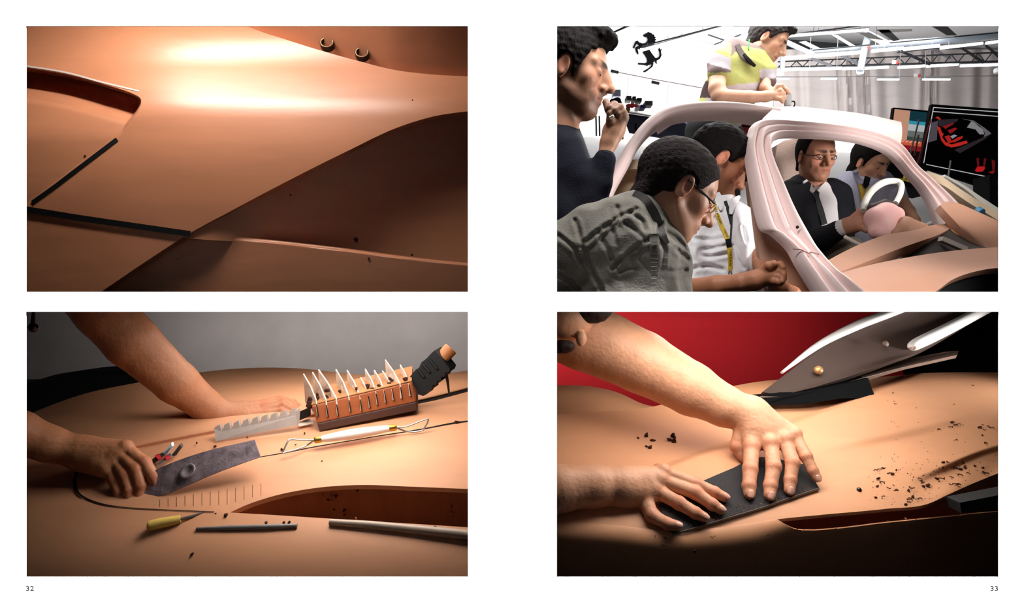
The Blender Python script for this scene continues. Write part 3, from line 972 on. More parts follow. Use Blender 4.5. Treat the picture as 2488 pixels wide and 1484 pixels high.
    # ---- crumbs
    spots = [(800, 1192, 6, 1), (786, 1203, 5, 1), (803, 1205, 7, 1), (816, 1206, 6, 0), (797, 1214, 4, 0), (806, 1218, 5, 1), (812, 1238, 4, 0), (836, 1240, 6, 0), (837, 1250, 5, 0),
             (859, 1188, 9, 1), (868, 1192, 5, 0), (902, 1178, 6, 1), (1094, 1230, 7, 1), (1096, 1246, 6, 1), (548, 1251, 8, 0), (524, 1247, 3, 0), (646, 1270, 6, 0), (690, 1270, 6, 0), (702, 1270, 6, 0),
             (1057, 1281, 7, 0), (865, 1258, 5, 1), (685, 1091, 5, 0), (718, 1080, 3, 0), (740, 1052, 4, 0), (467, 1345, 6, 0), (522, 1084, 6, 0), (478, 1076, 4, 0), (600, 1062, 3, 0), (1110, 1025, 7, 0), (782, 1119, 2.5, 0)]
    for i, (x, y, r, lt) in enumerate(spots):
        on_wall = x > 560 and float(R3(x)) < y < float(RB3(x)) and i < 14
        dd = (float(base3(x, R3(x))) + 20 + 0.3 * (y - float(R3(x)))) if on_wall else float(base3(x, y)) - 2
        if i in (16, 17, 18, 19): dd -= 6
        crumb(W(x, y, dd - r * .5), r * S(dd), 40 + i, M_crumb_l if lt else M_crumb, lab3(x, y, i), 'clay crumbs on the deck')

    # ---- the modeller: two bare arms
    p = thing('person', W(60, 1100, 400), 'person with bare forearms, one hand on a steel scraper and one flat on the clay', 'person')
    arm = [[(-190, 1010, 300, 74), (40, 1050, 340, 52), (120, 1078, 372, 42), (200, 1100, 398, 36)]]
    palm = [[(200, 1098, 396, 34), (250, 1112, 392, 34), (282, 1106, 386, 24)], [(205, 1108, 392, 32), (262, 1136, 372, 26)], [(210, 1095, 400, 30), (306, 1088, 398, 20)], [(215, 1105, 396, 30), (292, 1104, 390, 20)]]
    fing = [[(306, 1088, 392, 15), (352, 1124, 366, 14.5), (374, 1160, 352, 13), (382, 1182, 346, 11)],
            [(292, 1102, 386, 15.5), (330, 1140, 352, 15), (342, 1180, 338, 13.5), (340, 1206, 332, 12)],
            [(278, 1116, 380, 15), (304, 1156, 346, 14.5), (314, 1192, 332, 13), (314, 1210, 326, 12)],
            [(262, 1132, 372, 14), (278, 1168, 346, 13), (286, 1190, 334, 12), (288, 1204, 330, 10.5)],
            [(236, 1126, 420, 17), (300, 1160, 440, 14), (340, 1186, 420, 12)]]
    bumps = [(306, 1084, 386, 15), (290, 1098, 380, 15), (274, 1114, 374, 14), (258, 1130, 368, 13)]
    fn, lo, hi = hand_sdf(arm, palm, fing, bumps=bumps)
    h1 = organic('arm', fn, lo, hi, 3.6, M_skin_tan, p, skin_col((182, 122, 86), fing))
    for fgr in fing[:1]:
        P, R = LP(fgr)
        nail(P, R, (0.5, -.8, .1), M_nail_tan, h1)
    arm = [[(215, 700, 540, 74), (255, 757, 560, 66), (320, 830, 590, 62), (430, 930, 650, 50), (500, 985, 700, 38), (535, 1008, 720, 33)]]
    palm = [[(535, 1006, 722, 30), (590, 998, 745, 24), (650, 988, 760, 16)], [(540, 1014, 712, 24), (600, 1014, 715, 18), (650, 1006, 725, 13)]]
    fing = [[(640, 984, 765, 14), (680, 972, 790, 11), (712, 980, 790, 9.5), (738, 996, 770, 8)],
            [(645, 990, 750, 14), (688, 976, 770, 11), (716, 990, 762, 9.5), (732, 1004, 748, 8)],
            [(648, 998, 738, 13), (690, 986, 750, 10.5), (712, 998, 742, 9), (724, 1008, 735, 8)],
            [(645, 1006, 726, 12), (685, 1000, 730, 9.5), (700, 1008, 722, 8.5), (712, 1014, 716, 7.5)],
            [(570, 1016, 706, 15), (610, 1028, 690, 12), (640, 1030, 684, 10)]]
    fn, lo, hi = hand_sdf(arm, palm, fing, zmax=12)
    organic('arm', fn, lo, hi, 4.6, M_skin_tan, p, skin_col((182, 122, 86), fing))

panel_three()

# ---------------------------------------------------------------- lower right room: two hands rubbing the clay with a black card
M_clay4 = mat('clay_panel', (208, 149, 109), 0.55, 0.35, var=0.08, vscale=5, bump=0.12, bscale=9, stretch=(0.6, 1.6, 2.4))
b4 = interp([(700, 3500), (850, 1700), (905, 1250), (930, 1050), (1000, 760), (1080, 560), (1150, 430), (1220, 330), (1290, 255), (1320, 232), (1402, 218), (1500, 214)])
E4 = interp([(1300, 1258), (1353, 1263), (1500, 1277), (1640, 1289), (1760, 1280), (1890, 1261), (2000, 1250), (2150, 1236), (2262, 1221), (2300, 1203), (2360, 1176), (2480, 1128)])
SB4 = interp([(1885, 1258), (1893, 1264), (1905, 1272), (1930, 1284), (1970, 1288), (2020, 1285), (2150, 1270), (2290, 1256), (2480, 1236)])
T4 = interp([(1300, 1010), (1450, 1000), (1560, 992), (1620, 980), (1690, 960), (1850, 926), (2000, 920), (2110, 918), (2160, 914), (2230, 907), (2330, 904), (2480, 906)])
K4 = interp([(2180, 1172), (2230, 1160), (2300, 1132), (2360, 1106), (2480, 1068)])
H4 = interp([(1900, 1102), (1970, 1088), (2200, 1042), (2350, 1004), (2480, 972)])
M4 = interp([(1300, 1190), (1500, 1165), (1610, 1137), (1700, 1105), (1790, 1074), (1900, 1036), (2000, 1000), (2480, 800)])
def top4(x, y):
    d = b4(y)
    d = d + 70 * sstep(4, -10, y - M4(x))                                  # valley behind the slab
    d = d + 16 * sstep(0, 26, y - H4(x)) * sstep(1950, 2150, x) * (1 - sstep(26, 110, y - H4(x)))
    d = d + 30 * sstep(-6, 14, y - K4(x)) * sstep(2200, 2330, x) * (1 - sstep(14, 70, y - K4(x)))
    d = d + 46 * sstep(2270, 2427, x) * sstep(60, 0, E4(x) - y)
    return d
def one4(f, x, y):
    return float(f(np.array([float(x)]), np.array([float(y)]))[0])

def panel_four():
    v, f = box_raw((1620, 2900, -790), (1600, 0, 0), (0, 10, 0), (0, 0, 795))
    tag(mesh('wall_back_lower_right', v, f, mat('red_wall', (168, 24, 30), 0.85, 0.2, var=0.06, vscale=1), None, False), 'plain deep red wall behind the arms', 'wall', kind='structure')
    v, f = box_raw((3600, 2600, -790), (1100, 0, 0), (0, 10, 0), (0, 0, 795))
    tag(mesh('wall_side_lower_right', v, f, mat('black_wall', (7, 7, 10), 0.95, 0.1), None, False), 'black wall at the right behind the clay panel', 'wall', kind='structure')

    root = thing('clay_side_body', W(1890, 1440, 300), 'pale clay car panel being smoothed, with a long dark slot along its edge', 'clay model')
    slab('top_surface', strip(1310, 2540, 350, T4, E4, 130, top4), (0, 4, -10), M_clay4, root)
    rows = [[(1300, 940, 1250), (1353, 936, 1250), (1430, 938, 1230), (1500, 953, 1200), (1560, 980, 1150), (1604, 990, 1120)],
            [(1300, 960, 1080), (1353, 955, 1080), (1430, 958, 1080), (1500, 972, 1060), (1560, 990, 1040), (1604, 995, 1060)],
            [(1300, 1030, 900), (1353, 1020, 900), (1430, 1005, 920), (1500, 1000, 950), (1560, 999, 980), (1604, 1000, 1010)],
            [(1300, 1110, 830), (1353, 1095, 840), (1430, 1060, 860), (1500, 1030, 900), (1560, 1010, 950), (1604, 1004, 990)]]
    patch('rear_bulge', rows, 40, 50, (0, 60, -20), M_clay4, root)
    def front(x, y):
        h = np.clip(y - E4(x), 0, 300)
        k = sstep(1960, 1820, x)
        return b4(E4(x)) - 2 - (16 + 34 * k) * (1 - np.exp(-h / (16.0 + 26 * k))) + 0.0035 * h ** 2 + (0.10 - .06 * k) * h
    slab('front_side', strip(1310, 2540, 350, lambda x: np.where(x < 1886, E4(x), SB4(np.maximum(x, 1885))), lambda x: 0 * x + 1470, 90, front), (0, 8, 0), M_clay4, root)
    slab('slot_wall', strip(1880, 2540, 130, lambda x: E4(x) - 8, lambda x: SB4(np.maximum(x, 1885)) + 8, 20,
         lambda x, y: b4(E4(x)) + 120), (0, 20, 0), M_clay4, root)
    # black block set in the end of the slot
    prism('black_insert', [W(2332, 1221, 290), W(2480, 1192, 290), W(2480, 1238, 290), W(2336, 1246, 290)], (0, 60, 0), mat('black_insert', (8, 8, 9), 0.7), root)
    tag(mesh('floor_lower_right', *box_raw((1000, 700, -1150), (1700, 0, 0), (0, 700, 0), (0, 0, 8)), M_dark, None, False), 'dark floor below the clay panel', 'floor', kind='structure')

    # ---- black abrasive card
    poly = [(1632, 1297), (1604, 1256), (1600, 1226), (1650, 1196), (1712, 1166), (1780, 1137), (1846, 1110), (1900, 1104), (1955, 1130), (1975, 1155), (1991, 1186), (1900, 1216), (1820, 1242), (1740, 1268)]
    pts = [W(x, y, one4(top4, x, min(y, one4(lambda a, b: E4(a), x, 0) - 1)) - 9 - (6 if y > 1200 else 0)) for x, y in poly]
    t = thing('abrasive_card', W(1800, 1300, 260), 'black gritty abrasive card pressed flat under both hands', 'card')
    m_ab = mat('black_grit', (46, 44, 46), 0.75, 0.3, var=0.25, vscale=260, bump=0.5, bscale=420)
    Gd = []
    c0 = np.mean(pts, 0)
    sheet_top = cr([(1600, 1226, 0), (1650, 1196, 0), (1712, 1166, 0), (1780, 1137, 0), (1846, 1110, 0), (1955, 1128, 0)], 40)
    sheet_bot = cr([(1634, 1298, 0), (1700, 1279, 0), (1770, 1258, 0), (1840, 1237, 0), (1910, 1213, 0), (1991, 1186, 0)], 40)
    for k in np.linspace(0, 1, 12):
        q = sheet_top * (1 - k) + sheet_bot * k
        q[:, 2] = [one4(top4, x, min(y, float(E4(x)) - 1)) - 10 for x, y in q[:, :2]]
        Gd.append(q)
    slab('grit_sheet', toW(np.array(Gd)), (0, 3, -2), m_ab, t)
    edge = np.array(Gd[-1]); edge2 = edge.copy(); edge2[:, 1] += 4
    slab('steel_edge', toW(np.array([edge - [0, 1, 4], edge2 - [0, 0, 4]])), (0, 3, 0), mat('edge_steel', (150, 128, 110), 0.35, 0.6, 0.4), t)
    rs = np.random.RandomState(5)
    parts = []
    for i in range(150):                                                    # clay dust on the card
        a = rs.uniform(0.25, 1); k = rs.uniform(0.1, 0.98) if rs.rand() < .4 else rs.uniform(.75, .97)
        q = sheet_top[int(a * 39)] * (1 - k) + sheet_bot[int(a * 39)] * k
        parts.append(crumb_raw(W(q[0], q[1], one4(top4, q[0], min(q[1], float(E4(q[0])) - 1)) - 13), rs.uniform(.7, 3.6) if k > .7 else rs.uniform(.6, 1.6), i, (1, .4, .6)))
    v, f = join(parts)
    tag(mesh('clay_dust', v, f, M_crumb_l, t, False), kind='stuff')

    # ---- background tool: steel plane with a plank
    t = thing('steel_smoother', W(2050, 985, 830), 'large dark steel smoothing blade on a plank leaning behind the clay panel', 'smoothing tool')
    m_bl = mat('brown_steel', (74, 57, 50), 0.55, 0.4, 0.2, var=0.15, vscale=6)
    m_pk = mat('grey_plank', (112, 92, 80), 0.6, 0.3, var=0.2, vscale=12)
    prism('plank_top', [W(*q) for q in [(1838, 966, 860), (1880, 950, 960), (1990, 916, 1080), (2200, 872, 1150), (2300, 854, 1180), (2330, 852, 1180), (2326, 862, 1120), (2200, 890, 1050), (2110, 916, 990), (2000, 944, 920), (1900, 964, 860)]], (0, 10, -14), m_pk, t)
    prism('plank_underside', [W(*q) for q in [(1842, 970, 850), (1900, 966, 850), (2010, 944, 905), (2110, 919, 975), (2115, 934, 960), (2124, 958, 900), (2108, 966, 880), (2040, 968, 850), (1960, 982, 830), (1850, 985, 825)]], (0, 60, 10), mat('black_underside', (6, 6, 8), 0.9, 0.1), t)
    rows = [[(1852, 952, 930), (1920, 900, 1000), (2010, 830, 1080), (2110, 785, 1140), (2230, 735, 1200)],
            [(1900, 958, 900), (1980, 915, 960), (2080, 860, 1040), (2180, 800, 1120), (2290, 735, 1200)],
            [(1960, 945, 900), (2050, 915, 950), (2140, 880, 1020), (2230, 820, 1100), (2370, 735, 1200)],
            [(2000, 935, 920), (2090, 905, 960), (2180, 872, 1020), (2260, 840, 1090), (2420, 745, 1200)]]
    patch('blade', rows, 24, 40, (0, 30, -20), m_bl, t)
    m_ch = mat('white_reflection', (244, 240, 236), 0.3, 0.6)  # white tubes standing in for bright reflections on the blade
    tube('upper_reflection', [W(1900, 905, 990), W(1990, 838, 1070), W(2080, 792, 1120), W(2150, 765, 1160), W(2240, 730, 1190)], [10, 26, 36, 34, 30], m_ch, t, n=14, ry=[5, 13, 18, 18, 18], steps=24)
    tube('lower_reflection', [W(2214, 846, 1040), W(2222, 838, 1050), W(2290, 805, 1110), W(2390, 753, 1180), W(2430, 732, 1210)], [6, 22, 24, 22, 22], m_ch, t, n=14, steps=24)
    v, f = lathe_raw([(0.1, 0), (16, 0), (17, 8), (15, 18), (0.1, 22)], W(1986, 902, 968), (0.1, -.8, .6), 16)
    mesh('brass_knob', v, f, mat('knob_brass', (206, 160, 104), 0.35, 0.5, 0.5), t)
    v, f = lathe_raw([(0.1, 0), (12, 0), (12, 8), (0.1, 10)], W(2150, 836, 1040), (0.1, -.9, .4), 16)
    mesh('screw', v, f, m_pk, t)

    # ---- person
    p = thing('person', W(1360, 1240, 330), 'person with pale bare arms pressing a black card over the clay panel', 'person')
    arm = [[(1240, 1196, 290, 60), (1353, 1188, 310, 57), (1440, 1181, 332, 51), (1512, 1180, 350, 44)]]
    palm = [[(1510, 1180, 350, 42), (1560, 1165, 360, 34), (1612, 1152, 368, 21)], [(1515, 1182, 348, 40), (1604, 1174, 352, 22)], [(1515, 1188, 342, 38), (1590, 1196, 334, 21)], [(1515, 1192, 338, 34), (1566, 1206, 330, 22)]]
    fing = [[(1612, 1148, 368, 17), (1692, 1176, 342, 15.5), (1736, 1196, 326, 14), (1760, 1207, 319, 12)],
            [(1608, 1168, 352, 18), (1690, 1197, 318, 16.5), (1730, 1225, 292, 14.5), (1750, 1237, 283, 12.5)],
            [(1594, 1192, 334, 18), (1650, 1222, 296, 16.5), (1690, 1246, 270, 14.5), (1710, 1256, 262, 12.5)],
            [(1562, 1206, 330, 21), (1584, 1252, 280, 17), (1620, 1272, 252, 15), (1646, 1277, 243, 12.5)],
            [(1600, 1140, 390, 15), (1660, 1168, 380, 13), (1700, 1190, 370, 11)]]
    bumps = [(1612, 1143, 362, 18), (1604, 1163, 346, 19), (1588, 1188, 328, 19)]
    fn, lo, hi = hand_sdf(arm, palm, fing, bumps=bumps, xmin=11)
    h1 = organic('arm', fn, lo, hi, 3.3, M_skin, p, skin_col((206, 150, 116), fing))
    for fg in fing[:4]:
        P, R = LP(fg)
        nail(P, R, (0.35, -.8, .55), M_nail, h1)

    arm = [[(1240, 728, 760, 100), (1420, 815, 700, 84), (1560, 880, 640, 75), (1680, 945, 590, 64), (1760, 986, 548, 50), (1818, 1008, 520, 41)]]
    palm = [[(1818, 1006, 520, 40), (1830, 1040, 490, 36), (1826, 1085, 452, 21)], [(1825, 1008, 518, 36), (1872, 1076, 452, 22)], [(1830, 1004, 520, 32), (1906, 1066, 458, 21)], [(1832, 1000, 522, 28), (1930, 1054, 468, 19)]]
    fing = [[(1826, 1088, 440, 18.5), (1823, 1140, 384, 17.5), (1820, 1180, 350, 16), (1821, 1200, 333, 14)],
            [(1873, 1082, 438, 18.5), (1880, 1134, 380, 17.5), (1872, 1180, 346, 16), (1870, 1203, 327, 14)],
            [(1908, 1072, 444, 17.5), (1926, 1124, 386, 16.5), (1920, 1166, 360, 15), (1918, 1190, 344, 13.5)],
            [(1932, 1060, 456, 15.5), (1958, 1108, 406, 14.5), (1975, 1144, 384, 13), (1984, 1160, 374, 11.5)],
            [(1806, 1036, 505, 22), (1793, 1084, 490, 18), (1808, 1112, 472, 14)]]
    bumps = [(1826, 1082, 438, 18), (1872, 1074, 436, 19), (1907, 1065, 442, 18), (1931, 1054, 452, 15)]
    def face(q, d):
        j = ell(q, W(1372, 775, 560), (95, 80, 70))
        e = ell(q, W(1412, 822, 500), (17, 12, 26))
        return np.minimum(np.minimum(d, j), smin(e, ell(q, W(1400, 800, 515), (26, 14, 30)), 8))
    fn, lo, hi = hand_sdf(arm, palm, fing, bumps=bumps, zmax=11, extra=face, xmin=11)
    h2 = organic('arm', fn, lo, hi, 3.6, M_skin, p, skin_col((206, 150, 116), fing))
    for fg in fing[:4]:
        P, R = LP(fg)
        nail(P, R, (0.0, -.9, .25), M_nail, h2)
    m_hair = mat('hair_brown', (36, 18, 12), 0.7, 0.3, bump=0.4, bscale=160)
    fnh = lambda q: smax(smin(ell(q, W(1440, 755, 515), (62, 34, 40)), ell(q, W(1368, 842, 500), (40, 24, 22)), 6) + 2 * noise3(q, .2, 1), q[:, 2] - 11, 0)
    lo, hi = bbox([W(1440, 755, 515), W(1368, 842, 500)], 80); hi[2] = 18
    organic('hair', fnh, lo, hi, 5, m_hair, p)

    # ---- shavings
    rs = np.random.RandomState(11)
    zones = [((2125, 2240), (1135, 1230), 26, 'dark curled clay shaving in the heap on the smooth clay beside the slot', 'shavings beside the slot'),
             ((2230, 2400), (1120, 1185), 26, 'dark curled clay shaving scattered below the ridge at the right', 'shavings at the right edge'),
             ((2225, 2420), (1025, 1085), 14, 'dark clay shaving lying on the upper clay by the long crease', 'shavings on the upper clay'),
             ((2150, 2400), (930, 1000), 7, 'tiny clay shaving on the far end of the panel', 'shavings far back'),
             ((1535, 1665), (1035, 1090), 9, 'clay lump in the hollow behind the hands', 'clay lumps behind the hands'),
             ((1905, 2330), (1235, 1262), 10, 'clay crumb on the edge of the dark slot', 'crumbs along the slot'),
             ((1440, 1920), (1300, 1345), 9, 'clay crumb stuck to the dark front side of the panel', 'crumbs on the dark side')]
    k = 0
    for (x0, x1), (y0, y1), n, lab, grp in zones:
        for i in range(n):
            x, y = rs.uniform(x0, x1), rs.uniform(y0, y1)
            if 'heap' in lab or 'ridge' in lab:
                y = min(y, float(E4(x)) - 8)
            r = rs.uniform(4, 8.5)
            if 'lump' in lab: r = rs.uniform(5, 15)
            if 'tiny' in lab: r = rs.uniform(2.5, 5)
            if 'edge of' in lab:
                y = float(SB4(x)) - rs.uniform(-3, 4); d = float(b4(E4(np.array([x])))[0]) - 22; r = rs.uniform(2.5, 6)
            elif 'dark side' in lab:
                d = float(b4(E4(np.array([x])))[0]) - 30; r = rs.uniform(2, 5)
            else:
                d = one4(top4, x, y) - 2
            c = W(x, y, d); k += 1
            v, f = curl_raw(c, r * S(d), 200 + k) if rs.rand() < .7 and 'lump' not in lab else crumb_raw(c, r * S(d), 200 + k, (1, .6, .6))
            o = mesh('clay_shaving', v, f, M_crumb_l if ('edge of' in lab or ('dark side' in lab and i % 2)) else M_crumb, None, False)
            tag(o, lab, 'clay shaving', grp)
    parts = []
    for i in range(260):
        x, y = rs.uniform(2110, 2420), rs.uniform(1020, 1235)
        if y > float(E4(x)) - 6 or (y < 1110 and rs.rand() < .75): continue
        parts.append(crumb_raw(W(x, y, one4(top4, x, y) - 1), rs.uniform(.8, 2.4), i, (1.4, .8, .6)))
    v, f = join(parts)
    tag(mesh('clay_specks', v, f, M_crumb, None, False), 'fine dark clay specks strewn around the shavings at the right', 'clay specks', kind='stuff')
    v, f = lathe_raw([(0.1, 0), (7, 0), (7.5, 3), (5, 6), (0.1, 7)], W(2087, 1190, one4(top4, 2087, 1190)), (0, -.6, .8), 16)
    tag(mesh('locating_pin', v, f, mat('black_pin', (12, 10, 10), 0.3), None), 'small round black pin in the clay right of the card', 'pin')

panel_four()

# ---------------------------------------------------------------- people: heads, hair, clothes
def unit(v):
    v = np.asarray(v, float); return v / np.linalg.norm(v)

class Head:
    """local axes: x forward, y to the person's left, z up; one unit = chin to crown"""
    def __init__(s, c, fwd, up, HH=284.0, neck=None, neck_r=0.235):
        s.c = np.asarray(c, float); s.H = HH
        s.f = unit(fwd); u = np.asarray(up, float); s.u = unit(u - s.f * (u @ s.f)); s.l = np.cross(s.u, s.f)
        s.M = np.stack([s.f, s.l, s.u], 1)
        s.neck = None if neck is None else np.asarray(neck, float)
        s.nr = neck_r
    def loc(s, p):
        q = ((p - s.c) / s.H) @ s.M
        q[:, 2] += 0.5
        return q
    def world(s, q):
        q = np.asarray(q, float).reshape(-1, 3)
        r = s.c + s.H * ((q - np.array([0, 0, .5])) @ s.M.T)
        return r[0] if len(r) == 1 else r
    def sdf(s, p):
        q = s.loc(p)
        qa = q.copy(); qa[:, 1] = np.abs(qa[:, 1])
        d = ell(q, (-.085, 0, .64), (.42, .33, .36))
        d = smin(d, ell(q, (.12, 0, .50), (.255, .265, .38)), .12)
        d = smin(d, ell(q, (.14, 0, .21), (.215, .205, .19)), .10)
        d = smin(d, cap(qa, (-.02, .245, .27), (.25, .085, .085), .055), .16)
        d = smin(d, np.linalg.norm(q - np.array([.305, 0, .09]), axis=1) - .075, .07)
        d = smin(d, np.linalg.norm(qa - np.array([.225, .185, .40]), axis=1) - .085, .10)
        d = smin(d, cap(qa, (.36, .0, .575), (.275, .205, .585), .042), .05)
        d = smax(d, -(np.linalg.norm(qa - np.array([.405, .13, .497]), axis=1) - .072), .06)
        d = smin(d, ell(qa, (.315, .13, .495), (.05, .075, .05)), .02)
        d = smin(d, cap(q, (.36, 0, .55), (.478, 0, .375), .030, .040), .045)
        d = smin(d, np.linalg.norm(q - np.array([.488, 0, .366]), axis=1) - .042, .03)
        d = smin(d, ell(q, (.385, 0, .42), (.085, .055, .13)), .05)
        d = smin(d, np.linalg.norm(qa - np.array([.405, .058, .345]), axis=1) - .038, .04)
        d = smax(d, -(np.linalg.norm(qa - np.array([.445, .03, .318]), axis=1) - .016), .015)
        d = smin(d, ell(q, (.31, 0, .235), (.085, .14, .09)), .06)
        d = smin(d, cap(qa, (.388, 0, .247), (.335, .085, .232), .025), .02)
        d = smin(d, cap(qa, (.382, 0, .202), (.335, .075, .208), .028), .02)
        d = smax(d, -cap(qa, (.42, 0, .224), (.365, .095, .222), .009), .012)
        # ears
        e = ell(qa, (-.04, .325, .46), (.082, .03, .135), np.array([[.96, -.25, .15], [.25, .97, 0], [-.15, 0, .98]]))
        e = smax(e, -ell(qa, (-.02, .365, .47), (.042, .035, .085)), .02)
        d = smin(d, e, .025)
        d = d * s.H
        if s.neck is not None:
            a = s.world((-.13, 0, .28)); d = smin(d, cap(p, a, s.neck, s.nr * s.H, s.nr * s.H * 1.12), .07 * s.H)
        return d
    def hair(s, line=None, vol=.05, tuft=.008, extra=(), fr=60, seed=1):
        line = line or [(-.7, .10), (-.33, .20), (-.13, .34), (.0, .47), (.07, .48), (.13, .60), (.22, .72), (.30, .80), (.5, .97)]
        L = np.array(line)
        def fn(p):
            q = s.loc(p); qa = q.copy(); qa[:, 1] = np.abs(qa[:, 1])
            d = ell(q, (-.085, 0, .645), (.42 + vol, .33 + vol * .8, .36 + vol))
            d = smin(d, ell(q, (.06, 0, .56), (.255 + vol * .6, .27 + vol * .5, .36 + vol * .8)), .10)
            d = smin(d, cap(qa, (-.28, .10, .45), (-.30, .06, .22), .15), .08)
            for c, r in extra:
                d = smin(d, ell(q, c, r), .06)
            z = np.interp(q[:, 0] - .12 * qa[:, 1], L[:, 0], L[:, 1])
            cut = (z - q[:, 2]) * .75
            d = smax(d, cut + tuft * .5 * noise3(q, 40, seed + 5), .03)
            d = smax(d, -ell(qa, (-.02, .36, .46), (.10, .10, .14)), .02)
            return (d + tuft * noise3(q, fr, seed)) * s.H
        return fn
    def box(s, pad=.15):
        lo, hi = bbox([s.c], s.H * (.62 + pad))
        if s.neck is not None:
            lo = np.minimum(lo, s.neck - s.nr * s.H * 1.3); hi = np.maximum(hi, s.neck + s.nr * s.H * 1.3)
        return lo, hi
    def colours(s, skin, stubble=0.0, brow=(30, 20, 16), lips=None, blush=0.12):
        sk = np.array(lin(skin)); br = np.array(lin(brow)); lp = np.array(lin(lips or (skin[0] * .82, skin[1] * .62, skin[2] * .6)))
        def fn(V):
            q = s.loc(V); qa = q.copy(); qa[:, 1] = np.abs(qa[:, 1])
            C = np.tile(sk, (len(V), 1))
            near = (np.abs(q) < 2).all(1)
            def mixin(w, c):
                w = np.clip(w, 0, 1)[:, None] * near[:, None]
                C[:] = C * (1 - w) + c * w
            mixin(blush * np.exp(-((np.linalg.norm(qa - [.30, .19, .38], axis=1)) / .12) ** 2) * 2, np.array(lin((205, 105, 85))))
            mixin(.5 * np.exp(-((np.linalg.norm(qa - [-.04, .36, .46], axis=1)) / .10) ** 2), np.array(lin((206, 112, 92))))
            if stubble:
                w = sstep(.34, .22, q[:, 2]) * sstep(-.12, .06, q[:, 0]) * sstep(-.12, .0, q[:, 2])
                w = np.maximum(w, sstep(.05, .03, np.abs(q[:, 2] - .295)) * sstep(.28, .33, q[:, 0]) * sstep(.12, .08, qa[:, 1]))
                w = np.maximum(w, sstep(.10, .04, np.abs(q[:, 0] - .05)) * sstep(.18, .3, q[:, 2]) * sstep(.5, .42, q[:, 2]) * .9)
                mixin(stubble * w, br)
            mixin(.85 * np.exp(-(cap(qa, (.40, 0, .226), (.35, .075, .222), 0) / .034) ** 4), lp)
            mixin(.95 * np.exp(-(cap(qa, (.385, .05, .595), (.29, .195, .605), 0) / .034) ** 6), br)
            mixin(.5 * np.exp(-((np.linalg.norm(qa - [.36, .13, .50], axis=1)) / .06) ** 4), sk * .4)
            return C
        return fn
    def eyes(s, parent, look=(.1, 0)):
        for k in (-1, 1):
            c = s.world((.304, k * .13, .493))
            v, f = lathe_raw([(0.1, -.052 * s.H)] + [(.052 * s.H * math.cos(a), .052 * s.H * math.sin(a)) for a in np.linspace(-1.35, 1.35, 10)] + [(0.1, .052 * s.H)], c, s.f, 16)
            e = mesh('eye', v, f, mat('eye_white', (196, 182, 172), 0.2, 0.6), parent)
            v, f = lathe_raw([(0.1, 0), (.024 * s.H, 0), (.02 * s.H, .006 * s.H), (0.1, .008 * s.H)], c + s.f * .049 * s.H + s.u * -.012 * s.H, s.f, 14)
            mesh('iris', v, f, mat('iris_dark', (28, 18, 14), 0.15, 0.7), e)

def onsurf(fn, px, py, d0, d1, n=400, default=None):
    """depth at which the line of sight through a page position meets a body"""
    ds = np.linspace(d0, d1, n)
    v = fn(np.array([W(px, py, d) for d in ds]))
    i = np.argmax(v < 0)
    if v[i] >= 0: return default
    if i == 0: return d0
    a, b = v[i - 1], v[i]
    return ds[i - 1] + (ds[i] - ds[i - 1]) * a / (a - b)

def drape(name, fn, pts, wdt, d0, d1, m, parent, lift=2.0, thick=1.5, n=40, rows=4):
    """a ribbon laid on a body along page positions"""
    p = cr(pts, n)
    wd = np.interp(np.linspace(0, 1, n), np.linspace(0, 1, len(wdt)), wdt)
    t = np.gradient(p, axis=0); t /= np.linalg.norm(t, axis=1)[:, None] + 1e-9
    nr = np.stack([-t[:, 1], t[:, 0]], 1)
    G, last = [], None
    dep = []
    for i in range(n):
        d = onsurf(fn, p[i, 0], p[i, 1], d0, d1)
        if d is None: d = dep[-1] if dep else (d0 + d1) / 2
        dep.append(d)
    dep = np.array(dep)
    ker = np.ones(5) / 5; dp = np.convolve(np.pad(dep, 2, mode='edge'), ker, 'valid')
    for k in np.linspace(-.5, .5, rows):
        q = p + nr * wd[:, None] * k
        G.append(np.column_stack([q, dp - lift]))
    return slab(name, toW(np.array(G)), (0, thick, 0), m, parent)

def blob(prims, k, fold=0.0, ff=0.03, seed=0, zmin=None, cuts=(), creases=(), cdep=7.0, cw=5.0):
    """cloth body: list of chains [(px,py,d,r)...]; fold = crease depth in units"""
    C = [LP(c) for c in prims]
    def fn(p):
        d = None
        for P, R in C:
            c = chain(p, P, R, k * .6)
            d = c if d is None else smin(d, c, k)
        if fold:
            n1 = noise3(p + 14 * noise3(p, ff * .8, seed + 9)[:, None] * np.array([1, .4, .6]), ff, seed)
            n2 = noise3(p, ff * 2.3, seed + 3)
            d = d + fold * (np.abs(n1) * 1.1 - .5) + fold * .28 * n2
        if creases:
            near = np.abs(d) < 60
            if near.any():
                q = p[near]; s_ = (F + q[:, 1]) / F
                X = CX + q[:, 0] / s_; Y = CY - q[:, 2] / s_
                add = np.zeros(len(q))
                for cl in creases:
                    t_ = seg_dist(X, Y, cl)
                    add += cdep * (np.exp(-(t_ / cw) ** 2) - .55 * np.exp(-((t_ - 2.0 * cw) / cw) ** 2))
                d = d.copy(); d[near] += np.clip(add, -cdep, cdep * 1.2)
        if zmin is not None:
            d = smax(d, zmin - p[:, 2], 0)
        for c in cuts:
            d = smax(d, -c(p), 4)
        return d
    pts = np.vstack([q[0] for q in C]); rm = max(q[1].max() for q in C)
    lo, hi = bbox(pts, rm + 14)
    if zmin is not None: lo[2] = max(lo[2], zmin - 8)
    return fn, lo, hi

